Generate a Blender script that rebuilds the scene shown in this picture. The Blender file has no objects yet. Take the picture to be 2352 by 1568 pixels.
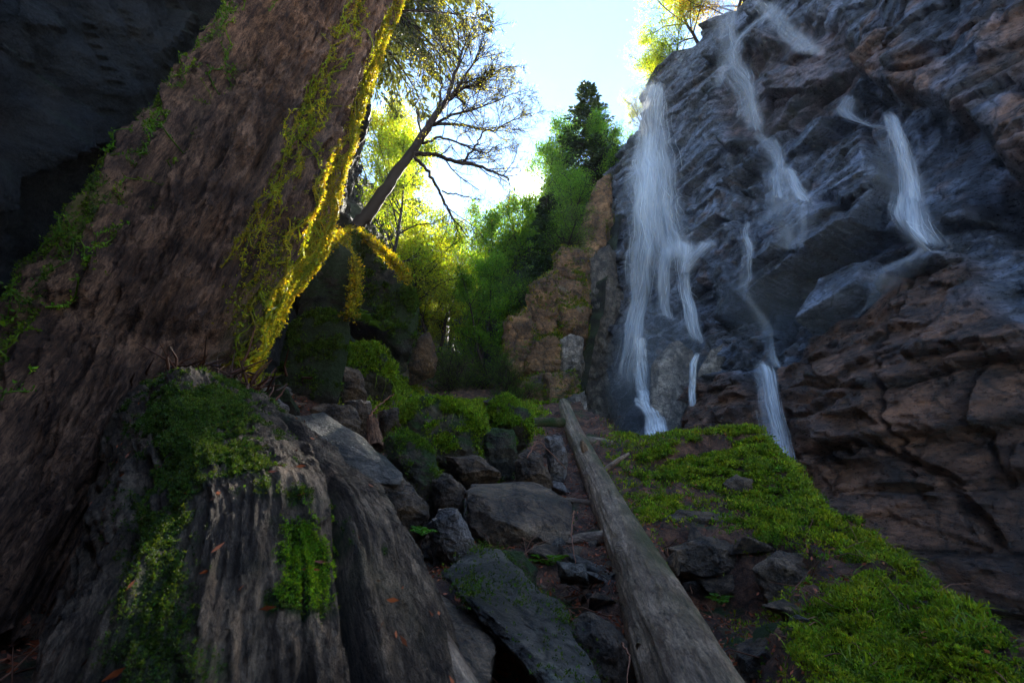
import bpy, bmesh, math, random
import numpy as np
from mathutils import Vector, Matrix
S = bpy.context.scene
LINK = S.collection.objects.link
random.seed(7)
RNG = np.random.default_rng(11)
# ------------------------------------------------------------------ camera maths
FPX = 1045.33; PITCH = math.radians(20.0); CAM = np.array([0.0, 0.0, 1.0])
CT, ST = math.cos(PITCH), math.sin(PITCH)
def ray(px, py):
    dx = (np.asarray(px, float) - 1176) / FPX; dv = (784 - np.asarray(py, float)) / FPX
    return np.stack([dx, CT - dv * ST, ST + dv * CT], -1)
def at(px, py, Y):
    d = ray(px, py)
    return CAM + d * (np.asarray(Y, float) / d[..., 1])[..., None]
def proj(P):
    d = np.asarray(P, float) - CAM
    z = d[..., 1] * CT + d[..., 2] * ST
    u = -d[..., 1] * ST + d[..., 2] * CT
    z = np.where(z < 0.02, 0.02, z)
    return 1176 + FPX * d[..., 0] / z, 784 - FPX * u / z
# ------------------------------------------------------------------ noise
_g = np.random.default_rng(3)
GRAD = _g.normal(size=(512, 3)); GRAD /= np.linalg.norm(GRAD, axis=1)[:, None]
def _hash(ix, iy, iz, seed):
    h = (ix.astype(np.int64) * 73856093) ^ (iy.astype(np.int64) * 19349663) ^ (iz.astype(np.int64) * 83492791) ^ (seed * 1013904223 + 12345)
    h = (h ^ (h >> 13)) * 1274126177 & 0x7fffffff
    return (h ^ (h >> 16)) & 0x7fffffff
def perlin(p, seed=0):
    p = np.asarray(p, float)
    i = np.floor(p).astype(np.int64); f = p - i
    w = f * f * f * (f * (f * 6 - 15) + 10)
    out = np.zeros(p.shape[:-1])
    for a in (0, 1):
        for b in (0, 1):
            for c in (0, 1):
                g = GRAD[_hash(i[..., 0] + a, i[..., 1] + b, i[..., 2] + c, seed) % 512]
                dot = g[..., 0] * (f[..., 0] - a) + g[..., 1] * (f[..., 1] - b) + g[..., 2] * (f[..., 2] - c)
                ww = (w[..., 0] if a else 1 - w[..., 0]) * (w[..., 1] if b else 1 - w[..., 1]) * (w[..., 2] if c else 1 - w[..., 2])
                out += dot * ww
    return out * 1.5
def fbm(p, octv=4, seed=0, gain=0.5, ridged=False):
    p = np.asarray(p, float); out = 0; a = 1.0; tot = 0
    for k in range(octv):
        n = perlin(p * (2.03 ** k), seed + k * 17)
        if ridged: n = 1 - 2 * np.abs(n)
        out = out + a * n; tot += a; a *= gain
    return out / tot
def vor2(p, seed=0, jit=0.9):
    """2-d cells: returns F1, F2, per-cell randoms (N,4), offset from the cell centre"""
    i = np.floor(p).astype(np.int64)
    F1 = np.full(len(p), 9.0); F2 = np.full(len(p), 9.0)
    R = np.zeros((len(p), 4)); D = np.zeros((len(p), 2))
    zz = np.zeros(len(p), np.int64)
    for a in (-1, 0, 1):
        for b in (-1, 0, 1):
            cx, cy = i[:, 0] + a, i[:, 1] + b
            h = [(_hash(cx, cy, zz + k, seed) % 10007) / 10007.0 for k in range(6)]
            d = p - np.stack([cx + .5 + jit * (h[0] - .5), cy + .5 + jit * (h[1] - .5)], -1)
            dd = np.hypot(d[:, 0], d[:, 1])
            m = dd < F1
            F2 = np.where(m, F1, np.minimum(F2, dd)); F1 = np.where(m, dd, F1)
            R[m] = np.stack(h[2:], -1)[m]; D[m] = d[m]
    return F1, F2, R, D
def sstep(a, b, x):
    t = np.clip((x - a) / (b - a), 0, 1); return t * t * (3 - 2 * t)
def sdpoly(P, poly):
    """signed distance to a polygon, negative inside"""
    P = np.asarray(P, float); poly = np.asarray(poly, float)
    d = np.full(len(P), 1e9); inside = np.zeros(len(P), bool)
    for k in range(len(poly)):
        a = poly[k]; b = poly[(k + 1) % len(poly)]
        e = b - a; w = P - a
        t = np.clip((w @ e) / max(e @ e, 1e-12), 0, 1)
        q = w - t[:, None] * e
        d = np.minimum(d, np.hypot(q[:, 0], q[:, 1]))
        c = (a[1] > P[:, 1]) != (b[1] > P[:, 1])
        xx = a[0] + (P[:, 1] - a[1]) * e[0] / (e[1] if abs(e[1]) > 1e-9 else 1e-9)
        inside ^= c & (P[:, 0] < xx)
    return np.where(inside, -d, d)
def sdline(P, line):
    """distance to a polyline and parameter (index) of the closest point"""
    d = np.full(len(P), 1e9); tt = np.zeros(len(P))
    for k in range(len(line) - 1):
        a, b = np.asarray(line[k], float), np.asarray(line[k + 1], float)
        e = b - a; w = P - a
        t = np.clip((w @ e) / max(e @ e, 1e-12), 0, 1)
        q = w - t[:, None] * e; dd = np.hypot(q[:, 0], q[:, 1])
        m = dd < d; d[m] = dd[m]; tt[m] = k + t[m]
    return d, tt
# ------------------------------------------------------------------ objects
def mesh(name, V, F, mat=None, tint=None, smooth=True, extra=None):
    """F: one index array (N,k) or a list of them"""
    me = bpy.data.meshes.new(name)
    V = np.asarray(V, np.float32)
    Fs = [np.asarray(f, np.int32) for f in (F if isinstance(F, list) else [F])]
    Fs = [f for f in Fs if len(f)]
    me.vertices.add(len(V)); me.vertices.foreach_set('co', V.ravel())
    loops = np.concatenate([f.ravel() for f in Fs]); tot = np.concatenate([np.full(len(f), f.shape[1], np.int32) for f in Fs])
    st = np.concatenate([[0], np.cumsum(tot)[:-1]]).astype(np.int32)
    me.loops.add(len(loops)); me.loops.foreach_set('vertex_index', loops)
    me.polygons.add(len(tot)); me.polygons.foreach_set('loop_start', st); me.polygons.foreach_set('loop_total', tot)
    me.polygons.foreach_set('use_smooth', np.full(len(tot), smooth, bool))
    for nm, arr in ([('tint', tint)] if tint is not None else []) + list((extra or {}).items()):
        arr = np.asarray(arr, np.float32)
        if arr.ndim == 1:
            at_ = me.attributes.new(nm, 'FLOAT', 'POINT'); at_.data.foreach_set('value', arr)
        else:
            if arr.shape[1] == 3: arr = np.concatenate([arr, np.ones((len(arr), 1), np.float32)], 1)
            at_ = me.color_attributes.new(nm, 'FLOAT_COLOR', 'POINT'); at_.data.foreach_set('color', arr.ravel())
    me.update(calc_edges=True); me.validate()
    if mat: me.materials.append(mat)
    return me
def tag(o, label=None, cat=None, group=None, kind=None):
    if label: o['label'] = label
    if cat: o['category'] = cat
    if group: o['group'] = group
    if kind: o['kind'] = kind
    return o
def obj(name, V, F, mat=None, parent=None, loc=None, **kw):
    """one mesh object; V in world metres. top-level: origin at loc or its own foot"""
    V = np.asarray(V, float)
    if parent is not None: base = np.array(parent.location)
    elif loc is not None: base = np.asarray(loc, float)
    else: base = np.array([V[:, 0].mean(), V[:, 1].mean(), V[:, 2].min()])
    o = bpy.data.objects.new(name, mesh(name, V - base, F, mat, **kw)); LINK(o)
    if parent is not None: o.parent = parent
    else: o.location = base
    return o
def thing(name, label, cat, loc, group=None, kind=None):
    o = bpy.data.objects.new(name, None); LINK(o); o.location = [float(a) for a in loc]; o.empty_display_size = .2
    return tag(o, label, cat, group, kind)
def copy_thing(root, loc, scale, rotz, color=None):
    r = root.copy(); LINK(r); r.location = [float(a) for a in loc]; r.scale = scale; r.rotation_euler = (0, 0, rotz)
    for ch in list(root.children):
        c = ch.copy(); LINK(c); c.parent = r
        if color: c.color = color
    return r
def gridfaces(nu, nv, wrap=False):
    i, j = np.meshgrid(np.arange(nu - (0 if wrap else 1)), np.arange(nv - 1), indexing='ij')
    a = i * nv + j; b = ((i + 1) % nu) * nv + j
    return np.stack([a, b, b + 1, a + 1], -1).reshape(-1, 4)
def gridnormals(P, nu, nv):
    G = P.reshape(nu, nv, 3)
    n = np.cross(np.gradient(G, axis=0), np.gradient(G, axis=1)).reshape(-1, 3)
    return n / (np.linalg.norm(n, axis=1)[:, None] + 1e-9)
class MB:
    """collects tubes / leaves / blades for ONE mesh"""
    def __init__(s): s.V = []; s.F4 = []; s.F3 = []; s.T = []; s.n = 0
    def add(s, V, F, tint=None):
        V = np.asarray(V, float); F = np.asarray(F, int)
        (s.F4 if F.shape[1] == 4 else s.F3).append(F + s.n)
        s.V.append(V); s.T.append(np.ones((len(V), 3)) if tint is None else (np.tile(tint, (len(V), 1)) if np.ndim(tint) == 1 else tint))
        s.n += len(V)
    def tube(s, pts, rad, sides=6, tint=None, rough=0):
        pts = np.asarray(pts, float); k = len(pts)
        rad = np.broadcast_to(np.asarray(rad, float), (k,))
        t = np.gradient(pts, axis=0); t /= np.linalg.norm(t, axis=1)[:, None] + 1e-9
        up = np.array([0., 0, 1]) if abs(t[0, 2]) < .9 else np.array([1., 0, 0])
        a = np.cross(t, up); a /= np.linalg.norm(a, axis=1)[:, None] + 1e-9
        b = np.cross(t, a)
        ph = np.arange(sides) * 2 * np.pi / sides
        V = pts[:, None] + rad[:, None, None] * (np.cos(ph)[None, :, None] * a[:, None] + np.sin(ph)[None, :, None] * b[:, None])
        if rough: V = V + rough * rad[:, None, None] * RNG.normal(size=V.shape)
        i, j = np.meshgrid(np.arange(k - 1), np.arange(sides), indexing='ij')
        A = i * sides + j; B = i * sides + (j + 1) % sides
        s.add(V.reshape(-1, 3), np.stack([A, B, B + sides, A + sides], -1).reshape(-1, 4), tint)
    def leaves(s, P, size, dirs=None, aspect=0.55, tint=None, fold=0.0, flat=0.0, rng=RNG):
        """rhombic leaves; dirs = long axis (N,3) or random"""
        P = np.asarray(P, float); N = len(P)
        if N == 0: return
        size = np.broadcast_to(np.asarray(size, float), (N,))
        d = rng.normal(size=(N, 3)) if dirs is None else np.asarray(dirs, float)
        if flat and dirs is None: d[:, 2] *= (1 - flat)
        d = d / (np.linalg.norm(d, axis=1)[:, None] + 1e-9)
        q = rng.normal(size=(N, 3))
        if flat: q = q * (1 - flat) + flat * np.cross(d, [0, 0, 1.0])
        w = q - (q * d).sum(1)[:, None] * d; w /= np.linalg.norm(w, axis=1)[:, None] + 1e-9
        L = size[:, None]
        n = np.cross(d, w)
        V = np.stack([P, P + d * L * .45 + w * L * aspect * .5 + n * L * fold, P + d * L, P + d * L * .45 - w * L * aspect * .5 + n * L * fold], 1)
        F = np.arange(N * 4).reshape(N, 4)
        if tint is not None: tint = np.repeat(tint, 4, 0)
        s.add(V.reshape(-1, 3), F, tint)
    def blades(s, P, D, length, width, bend=.5, seg=3, tint=None, rng=RNG):
        """grass blades / strips: start P, direction D, drooping with gravity"""
        P = np.asarray(P, float); N = len(P)
        if N == 0: return
        length = np.broadcast_to(np.asarray(length, float), (N,)); width = np.broadcast_to(np.asarray(width, float), (N,))
        D = D / (np.linalg.norm(D, axis=1)[:, None] + 1e-9)
        q = rng.normal(size=(N, 3)); w = q - (q * D).sum(1)[:, None] * D; w /= np.linalg.norm(w, axis=1)[:, None] + 1e-9
        rows = []
        for k in range(seg + 1):
            t = k / seg
            c = P + D * (length * t)[:, None] + np.array([0, 0, -1.0]) * (bend * length * t * t)[:, None]
            ww = w * (width * (1 - t) ** .7 * .5 + 1e-4)[:, None]
            rows.append(np.stack([c - ww, c + ww], 1))
        V = np.stack(rows, 1)                                  # N, seg+1, 2, 3
        base = (np.arange(N) * (seg + 1) * 2)[:, None]
        F = np.concatenate([base + np.array([[2 * k, 2 * k + 1, 2 * k + 3, 2 * k + 2]]) for k in range(seg)], 0)
        if tint is not None: tint = np.repeat(tint, (seg + 1) * 2, 0)
        s.add(V.reshape(-1, 3), F, tint)
    def build(s, name, mat, parent=None, loc=None, smooth=True):
        return obj(name, np.concatenate(s.V), [np.concatenate(f) for f in (s.F4, s.F3) if f], mat, parent, loc, tint=np.concatenate(s.T), smooth=smooth)
# ------------------------------------------------------------------ materials
def newmat(name):
    m = bpy.data.materials.new(name); m.use_nodes = True
    nt = m.node_tree; nt.nodes.clear()
    out = nt.nodes.new('ShaderNodeOutputMaterial')
    return m, nt, out
def N(nt, typ, **kw):
    n = nt.nodes.new(typ)
    for k, v in kw.items():
        if k in n.inputs.keys() if isinstance(k, str) else False: n.inputs[k].default_value = v
        else: setattr(n, k, v)
    return n
def noise_node(nt, scale, detail=6, rough=.6, vec=None, stretch=None, dist=0):
    n = nt.nodes.new('ShaderNodeTexNoise'); n.inputs['Scale'].default_value = scale
    n.inputs['Detail'].default_value = detail; n.inputs['Roughness'].default_value = rough; n.inputs['Distortion'].default_value = dist
    src = vec
    if src is None:
        tc = nt.nodes.new('ShaderNodeTexCoord'); src = tc.outputs['Object']
    if stretch is not None:
        mp = nt.nodes.new('ShaderNodeMapping'); mp.inputs['Scale'].default_value = stretch
        nt.links.new(src, mp.inputs['Vector']); src = mp.outputs['Vector']
    nt.links.new(src, n.inputs['Vector'])
    return n.outputs['Fac']
def ramp(nt, fac, stops):
    r = nt.nodes.new('ShaderNodeValToRGB'); el = r.color_ramp.elements
    while len(el) < len(stops): el.new(.5)
    for e, (p, c) in zip(el, stops): e.position = p; e.color = (*c, 1) if len(c) == 3 else c
    nt.links.new(fac, r.inputs['Fac']); return r.outputs['Color']
def mixc(nt, a, b, fac, mode='MIX'):
    m = nt.nodes.new('ShaderNodeMix'); m.data_type = 'RGBA'; m.blend_type = mode; m.clamp_factor = True
    for sock, v in ((m.inputs[0], fac), (m.inputs[6], a), (m.inputs[7], b)):
        if isinstance(v, bpy.types.NodeSocket): nt.links.new(v, sock)
        else: sock.default_value = v if not isinstance(v, tuple) or len(v) == 4 else (*v, 1)
    return m.outputs[2]
def mth(nt, op, a, b=None, c=None):
    m = nt.nodes.new('ShaderNodeMath'); m.operation = op
    for k, v in enumerate((a, b, c)):
        if v is None: continue
        if isinstance(v, bpy.types.NodeSocket): nt.links.new(v, m.inputs[k])
        else: m.inputs[k].default_value = v
    return m.outputs[0]
def bumpn(nt, h, strength, dist, prev=None):
    b = nt.nodes.new('ShaderNodeBump'); b.inputs['Strength'].default_value = strength; b.inputs['Distance'].default_value = dist
    nt.links.new(h, b.inputs['Height'])
    if prev is not None: nt.links.new(prev, b.inputs['Normal'])
    return b.outputs['Normal']
def attr(nt, name):
    a = nt.nodes.new('ShaderNodeAttribute'); a.attribute_name = name; return a
def rock_mat(name, dark, light, rough=(.28, .6), moss=0.0, mosscol=(.035, .06, .008), scale=3.0, stretch=(1, 1, 1), bump=.5, tint=False, lichen=0.0, spec=.5, bdist=.03, coat=0.0):
    m, nt, out = newmat(name)
    p = nt.nodes.new('ShaderNodeBsdfPrincipled'); nt.links.new(p.outputs[0], out.inputs[0])
    n1 = noise_node(nt, scale, 8, .65, stretch=stretch)
    n2 = noise_node(nt, scale * 7, 6, .7, stretch=stretch)
    n3 = noise_node(nt, scale * .35, 3, .5)
    col = ramp(nt, mth(nt, 'ADD', mth(nt, 'MULTIPLY', n1, .6), mth(nt, 'MULTIPLY', n2, .4)), [(.4, dark), (.5, tuple((a + b) / 2.4 for a, b in zip(dark, light))), (.6, light)])
    if tint: col = mixc(nt, col, attr(nt, 'tint').outputs['Color'], 1.0, 'MULTIPLY')
    if lichen:
        lf = ramp(nt, noise_node(nt, scale * 1.7, 5, .6, dist=.6), [(.6, (0, 0, 0)), (.68, (lichen,) * 3)])
        col = mixc(nt, col, (.26, .24, .17), lf)
    st_ = nt.nodes.new('ShaderNodeMapRange'); st_.inputs['From Min'].default_value = .38; st_.inputs['From Max'].default_value = .62; st_.inputs['To Min'].default_value = .45; st_.inputs['To Max'].default_value = 1.3
    nt.links.new(noise_node(nt, scale * .8, 5, .6, dist=1.2), st_.inputs['Value']); col = mixc(nt, col, st_.outputs['Result'], 1.0, 'MULTIPLY')
    vr = nt.nodes.new('ShaderNodeTexVoronoi'); vr.feature = 'DISTANCE_TO_EDGE'; vr.inputs['Scale'].default_value = scale * .9
    tcv = nt.nodes.new('ShaderNodeTexCoord'); nzv = nt.nodes.new('ShaderNodeTexNoise'); nzv.inputs['Scale'].default_value = scale * 1.5; nzv.inputs['Detail'].default_value = 4; nt.links.new(tcv.outputs['Object'], nzv.inputs['Vector'])
    av = nt.nodes.new('ShaderNodeVectorMath'); av.operation = 'MULTIPLY_ADD'; nt.links.new(nzv.outputs['Color'], av.inputs[0]); av.inputs[1].default_value = (.9 / scale,) * 3; nt.links.new(tcv.outputs['Object'], av.inputs[2]); nt.links.new(av.outputs[0], vr.inputs['Vector'])
    ck = nt.nodes.new('ShaderNodeMapRange'); ck.inputs['From Min'].default_value = 0; ck.inputs['From Max'].default_value = .05; nt.links.new(vr.outputs['Distance'], ck.inputs['Value'])
    ckm = nt.nodes.new('ShaderNodeMapRange'); ckm.inputs['To Min'].default_value = .35; nt.links.new(ck.outputs['Result'], ckm.inputs['Value']); col = mixc(nt, col, ckm.outputs['Result'], 1.0, 'MULTIPLY')
    rg = nt.nodes.new('ShaderNodeMapRange'); rg.inputs['From Min'].default_value = .3; rg.inputs['From Max'].default_value = .7
    rg.inputs['To Min'].default_value = rough[0]; rg.inputs['To Max'].default_value = rough[1]
    nt.links.new(n2, rg.inputs['Value'])
    r_ = rg.outputs['Result']
    if moss:
        g = nt.nodes.new('ShaderNodeNewGeometry'); sx = nt.nodes.new('ShaderNodeSeparateXYZ'); nt.links.new(g.outputs['Normal'], sx.inputs[0])
        k = mth(nt, 'ADD', mth(nt, 'MULTIPLY', sx.outputs['Z'], .35), mth(nt, 'ADD', mth(nt, 'MULTIPLY', n3, 1.3), mth(nt, 'MULTIPLY', n1, .6)))
        mk = nt.nodes.new('ShaderNodeMapRange'); mk.inputs['From Min'].default_value = 1.25 - moss; mk.inputs['From Max'].default_value = 1.4 - moss
        nt.links.new(k, mk.inputs['Value'])
        mc = mixc(nt, tuple(c * .5 for c in mosscol), tuple(c * 1.5 for c in mosscol), n2)
        col = mixc(nt, col, mc, mk.outputs['Result'])
        r_ = mth(nt, 'MAXIMUM', r_, mth(nt, 'MULTIPLY', mk.outputs['Result'], .85))
    nt.links.new(col, p.inputs['Base Color']); nt.links.new(r_, p.inputs['Roughness'])
    p.inputs['Specular IOR Level'].default_value = spec
    p.inputs['Coat Weight'].default_value = coat
    if coat: nt.links.new(attr(nt, 'wet').outputs['Fac'], p.inputs['Coat Weight'])
    p.inputs['Coat Roughness'].default_value = .12; p.inputs['Coat IOR'].default_value = 1.75
    n4 = noise_node(nt, scale * 26, 5, .75, stretch=stretch)
    b = bumpn(nt, n1, bump, .9 / scale)
    b = bumpn(nt, ck.outputs['Result'], .6, .06 / scale, b)
    b = bumpn(nt, n2, bump, .26 / scale, b)
    b = bumpn(nt, n4, bump, .075 / scale, b)
    sp = nt.nodes.new('ShaderNodeMapRange'); sp.inputs['From Min'].default_value = .36; sp.inputs['From Max'].default_value = .6; sp.inputs['To Min'].default_value = .55; sp.inputs['To Max'].default_value = 1.25
    nt.links.new(n4, sp.inputs['Value']); col = mixc(nt, col, sp.outputs['Result'], 1.0, 'MULTIPLY'); nt.links.new(col, p.inputs['Base Color'])
    nt.links.new(b, p.inputs['Normal'])
    if coat: nt.links.new(b, p.inputs['Coat Normal'])
    return m
def leaf_mat(name, col, trans=.5, tcol=None, rough=.5, spec=.3, objcol=False):
    m, nt, out = newmat(name)
    t = attr(nt, 'tint').outputs['Color']
    c = mixc(nt, (*col, 1), t, 1.0, 'MULTIPLY')
    tc = mixc(nt, (*(tcol or col), 1), t, 1.0, 'MULTIPLY')
    if objcol:
        oi = nt.nodes.new('ShaderNodeObjectInfo')
        c = mixc(nt, c, oi.outputs['Color'], 1.0, 'MULTIPLY'); tc = mixc(nt, tc, oi.outputs['Color'], 1.0, 'MULTIPLY')
    p = nt.nodes.new('ShaderNodeBsdfPrincipled'); p.inputs['Roughness'].default_value = rough; p.inputs['Specular IOR Level'].default_value = spec
    nt.links.new(c, p.inputs['Base Color'])
    tr = nt.nodes.new('ShaderNodeBsdfTranslucent'); nt.links.new(tc, tr.inputs['Color'])
    mx = nt.nodes.new('ShaderNodeMixShader'); mx.inputs[0].default_value = trans
    nt.links.new(p.outputs[0], mx.inputs[1]); nt.links.new(tr.outputs[0], mx.inputs[2]); nt.links.new(mx.outputs[0], out.inputs[0])
    return m
def wood_mat(name, dark, light, scale=6.0, rough=.75, bump=.6, moss=0, mosscol=(.04, .06, .01), attrmoss=False, spec=.3, bdist=.01):
    m, nt, out = newmat(name)
    p = nt.nodes.new('ShaderNodeBsdfPrincipled'); nt.links.new(p.outputs[0], out.inputs[0])
    gr = attr(nt, 'grain').outputs['Vector']                     # (along, around, radial) wood coordinates
    n1 = noise_node(nt, scale, 8, .7, vec=gr, stretch=(.3, 1, 1), dist=.5)
    n2 = noise_node(nt, scale * 4.5, 6, .75, vec=gr, stretch=(.2, 1, 1), dist=.4)
    n5 = noise_node(nt, scale * 13, 4, .75, vec=gr, stretch=(.3, 1, 1))
    n3 = noise_node(nt, scale * .3, 4, .6)
    col = ramp(nt, mth(nt, 'ADD', mth(nt, 'MULTIPLY', n1, .4), mth(nt, 'ADD', mth(nt, 'MULTIPLY', n2, .35), mth(nt, 'MULTIPLY', n5, .25))), [(.43, dark), (.5, tuple((a + b) / 2.6 for a, b in zip(dark, light))), (.57, light)])
    col = mixc(nt, col, tuple(a * .7 for a in dark), ramp(nt, n3, [(.35, (.7, .7, .7)), (.55, (0, 0, 0))]))
    fk = nt.nodes.new('ShaderNodeMapRange'); fk.inputs['From Min'].default_value = .58; fk.inputs['From Max'].default_value = .68; fk.inputs['To Min'].default_value = 1.0; fk.inputs['To Max'].default_value = .35
    nt.links.new(noise_node(nt, scale * 4, 3, .6, vec=gr, stretch=(.5, 1, 1)), fk.inputs['Value']); col = mixc(nt, col, fk.outputs['Result'], 1.0, 'MULTIPLY')
    if attrmoss:
        mk = attr(nt, 'moss').outputs['Fac']
        mc = mixc(nt, tuple(c * .5 for c in mosscol), tuple(c * 1.5 for c in mosscol), n2)
        col = mixc(nt, col, mc, mth(nt, 'MULTIPLY', mk, mth(nt, 'MINIMUM', mth(nt, 'MULTIPLY', noise_node(nt, scale * 3, 5, .7), 1.9), 1.0)))
    nt.links.new(col, p.inputs['Base Color']); p.inputs['Roughness'].default_value = rough; p.inputs['Specular IOR Level'].default_value = spec
    b = bumpn(nt, n1, bump, bdist * 9); b = bumpn(nt, n2, bump, bdist * 3.5, b); b = bumpn(nt, n5, bump, bdist * 1.6, b)
    nt.links.new(b, p.inputs['Normal'])
    return m
def water_mat(name, alpha=.62, col=(.93, .95, .98)):
    m, nt, out = newmat(name)
    d = nt.nodes.new('ShaderNodeBsdfDiffuse'); d.inputs[0].default_value = (*col, 1)
    tr = nt.nodes.new('ShaderNodeBsdfTranslucent'); tr.inputs[0].default_value = (*col, 1)
    m1 = nt.nodes.new('ShaderNodeMixShader'); m1.inputs[0].default_value = .5
    nt.links.new(d.outputs[0], m1.inputs[1]); nt.links.new(tr.outputs[0], m1.inputs[2])
    tp = nt.nodes.new('ShaderNodeBsdfTransparent')
    mx = nt.nodes.new('ShaderNodeMixShader')
    nt.links.new(mth(nt, 'MINIMUM', mth(nt, 'MULTIPLY', attr(nt, 'tint').outputs['Fac'], alpha), .97), mx.inputs[0])
    nt.links.new(tp.outputs[0], mx.inputs[1]); nt.links.new(m1.outputs[0], mx.inputs[2]); nt.links.new(mx.outputs[0], out.inputs[0])
    return m
M = {}
M['cliff'] = rock_mat('wet_cliff_rock', (.04, .039, .042), (.44, .43, .44), rough=(.2, .45), scale=1.6, stretch=(1, 1, 2.2), bump=.75, tint=True, spec=.7, coat=1.0)
M['outcrop'] = rock_mat('rusty_rock', (.08, .04, .018), (.48, .25, .11), rough=(.4, .7), moss=.12, scale=1.4, bump=.8, lichen=.5, bdist=.04)
M['grey'] = rock_mat('grey_rock', (.06, .046, .035), (.43, .345, .275), rough=(.3, .6), moss=0, scale=3.5, bump=.7, lichen=.7, bdist=.02)
M['slate'] = rock_mat('dark_slate_rock', (.04, .03, .023), (.24, .185, .14), rough=(.3, .6), scale=3.5, bump=.8, lichen=.8)
M['brown'] = rock_mat('brown_rock', (.055, .03, .017), (.42, .255, .145), rough=(.35, .7), moss=.0, scale=3.5, bump=.7, lichen=.2, bdist=.02)
M['pale'] = rock_mat('pale_rock', (.16, .12, .10), (.46, .37, .32), rough=(.5, .8), moss=.0, scale=4, bump=.6, lichen=.2, bdist=.015)
M['mossy'] = rock_mat('mossy_rock', (.04, .03, .02), (.28, .21, .13), rough=(.5, .8), moss=.36, mosscol=(.04, .066, .008), scale=3.0, bump=.8, bdist=.025)
M['deepmoss'] = rock_mat('thick_mossy_rock', (.025, .02, .012), (.16, .12, .08), rough=(.6, .9), moss=.5, mosscol=(.03, .045, .006), scale=2.2, bump=.9, bdist=.03)
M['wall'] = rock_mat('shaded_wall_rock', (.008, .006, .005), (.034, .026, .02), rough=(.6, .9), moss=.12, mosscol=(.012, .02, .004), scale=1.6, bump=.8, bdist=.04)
M['soil'] = rock_mat('leafy_soil', (.06, .022, .01), (.36, .155, .08), rough=(.55, .9), moss=-.1, scale=5, bump=.9, bdist=.03)
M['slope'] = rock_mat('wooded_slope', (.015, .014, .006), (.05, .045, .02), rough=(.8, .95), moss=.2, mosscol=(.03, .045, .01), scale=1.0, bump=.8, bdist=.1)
M['bark'] = wood_mat('mossy_bark', (.055, .02, .009), (.58, .27, .135), scale=11, bump=.9, attrmoss=True, mosscol=(.11, .11, .008), bdist=.012)
M['oldwood'] = wood_mat('weathered_wood', (.045, .022, .011), (.40, .245, .14), scale=12, bump=.9, attrmoss=True, mosscol=(.03, .055, .006), bdist=.01)
M['log'] = wood_mat('grey_log_wood', (.14, .07, .037), (.66, .42, .26), scale=11, rough=.42, bump=.7, attrmoss=True, mosscol=(.07, .065, .015), spec=.5, bdist=.006)
M['branch'] = wood_mat('thin_bark', (.025, .014, .009), (.085, .05, .035), scale=5, bump=.4)
M['leaf'] = leaf_mat('tree_leaves', (.16, .17, .02), .65, (.5, .52, .03), objcol=True)
M['needle'] = leaf_mat('needles', (.035, .055, .015), .35, (.1, .12, .012), objcol=True)
M['moss'] = leaf_mat('moss_leaves', (.18, .235, .018), .45, (.32, .40, .016), rough=.6)
M['sunmoss'] = leaf_mat('sun_tinted_moss', (.28, .27, .02), .5, (.55, .5, .02), rough=.6)  # bright yellow moss, sunlight put into its colour
M['grass'] = leaf_mat('grass_blades', (.17, .235, .022), .45, (.34, .43, .022), rough=.45)
M['litter'] = leaf_mat('dead_leaves', (.2, .085, .045), .15, rough=.6)
M['water'] = water_mat('falling_water')
# ------------------------------------------------------------------ camera, world, sun
cam = bpy.data.cameras.new('camera'); co = bpy.data.objects.new('camera', cam); LINK(co)
co.location = CAM; co.rotation_euler = (math.radians(90) + PITCH, 0, 0)
cam.sensor_width = 36; cam.lens = 36 * FPX / 2352; cam.clip_start = .02; cam.clip_end = 2000
cam.dof.use_dof = True; cam.dof.focus_distance = 7.5; cam.dof.aperture_fstop = 8.0
S.camera = co
sd = ray(1222, 432); sd = sd / np.linalg.norm(sd)
SUN_EL = math.asin(sd[2]); SUN_AZ = math.atan2(sd[0], sd[1])
w = bpy.data.worlds.new('World'); S.world = w; w.use_nodes = True
nt = w.node_tree; bg = nt.nodes['Background']
sky = nt.nodes.new('ShaderNodeTexSky'); sky.sky_type = 'NISHITA'; sky.sun_disc = False
sky.sun_elevation = SUN_EL; sky.sun_rotation = SUN_AZ; sky.altitude = 300; sky.air_density = 1.0; sky.dust_density = 0.0; sky.ozone_density = 3.0
bg.inputs['Strength'].default_value = .15
# the bright aureole round the sun, part of the sky itself
g = nt.nodes.new('ShaderNodeTexCoord'); dp = nt.nodes.new('ShaderNodeVectorMath'); dp.operation = 'DOT_PRODUCT'
nt.links.new(g.outputs['Generated'], dp.inputs[0]); dp.inputs[1].default_value = tuple(sd)
pw = mth(nt, 'MULTIPLY', mth(nt, 'POWER', mth(nt, 'MAXIMUM', dp.outputs['Value'], 0.0), 2500.0), 12.0)
pw2 = mth(nt, 'MULTIPLY', mth(nt, 'POWER', mth(nt, 'MAXIMUM', dp.outputs['Value'], 0.0), 40.0), .1)
gl = mixc(nt, (0, 0, 0, 1), (1, .93, .82, 1), 1.0)
ad = nt.nodes.new('ShaderNodeVectorMath'); ad.operation = 'SCALE'; ad.inputs[0].default_value = (1, .93, .84)
nt.links.new(mth(nt, 'ADD', pw, pw2), ad.inputs['Scale'])
core = mth(nt, 'MULTIPLY', mth(nt, 'POWER', mth(nt, 'MAXIMUM', dp.outputs['Value'], 0.0), 45000.0), 150.0)
nt.links.new(mth(nt, 'ADD', core, mth(nt, 'ADD', pw, pw2)), ad.inputs['Scale'])
sm = nt.nodes.new('ShaderNodeVectorMath'); sm.operation = 'ADD'
nt.links.new(sky.outputs[0], sm.inputs[0]); nt.links.new(ad.outputs[0], sm.inputs[1]); nt.links.new(sm.outputs[0], bg.inputs['Color'])
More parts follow.
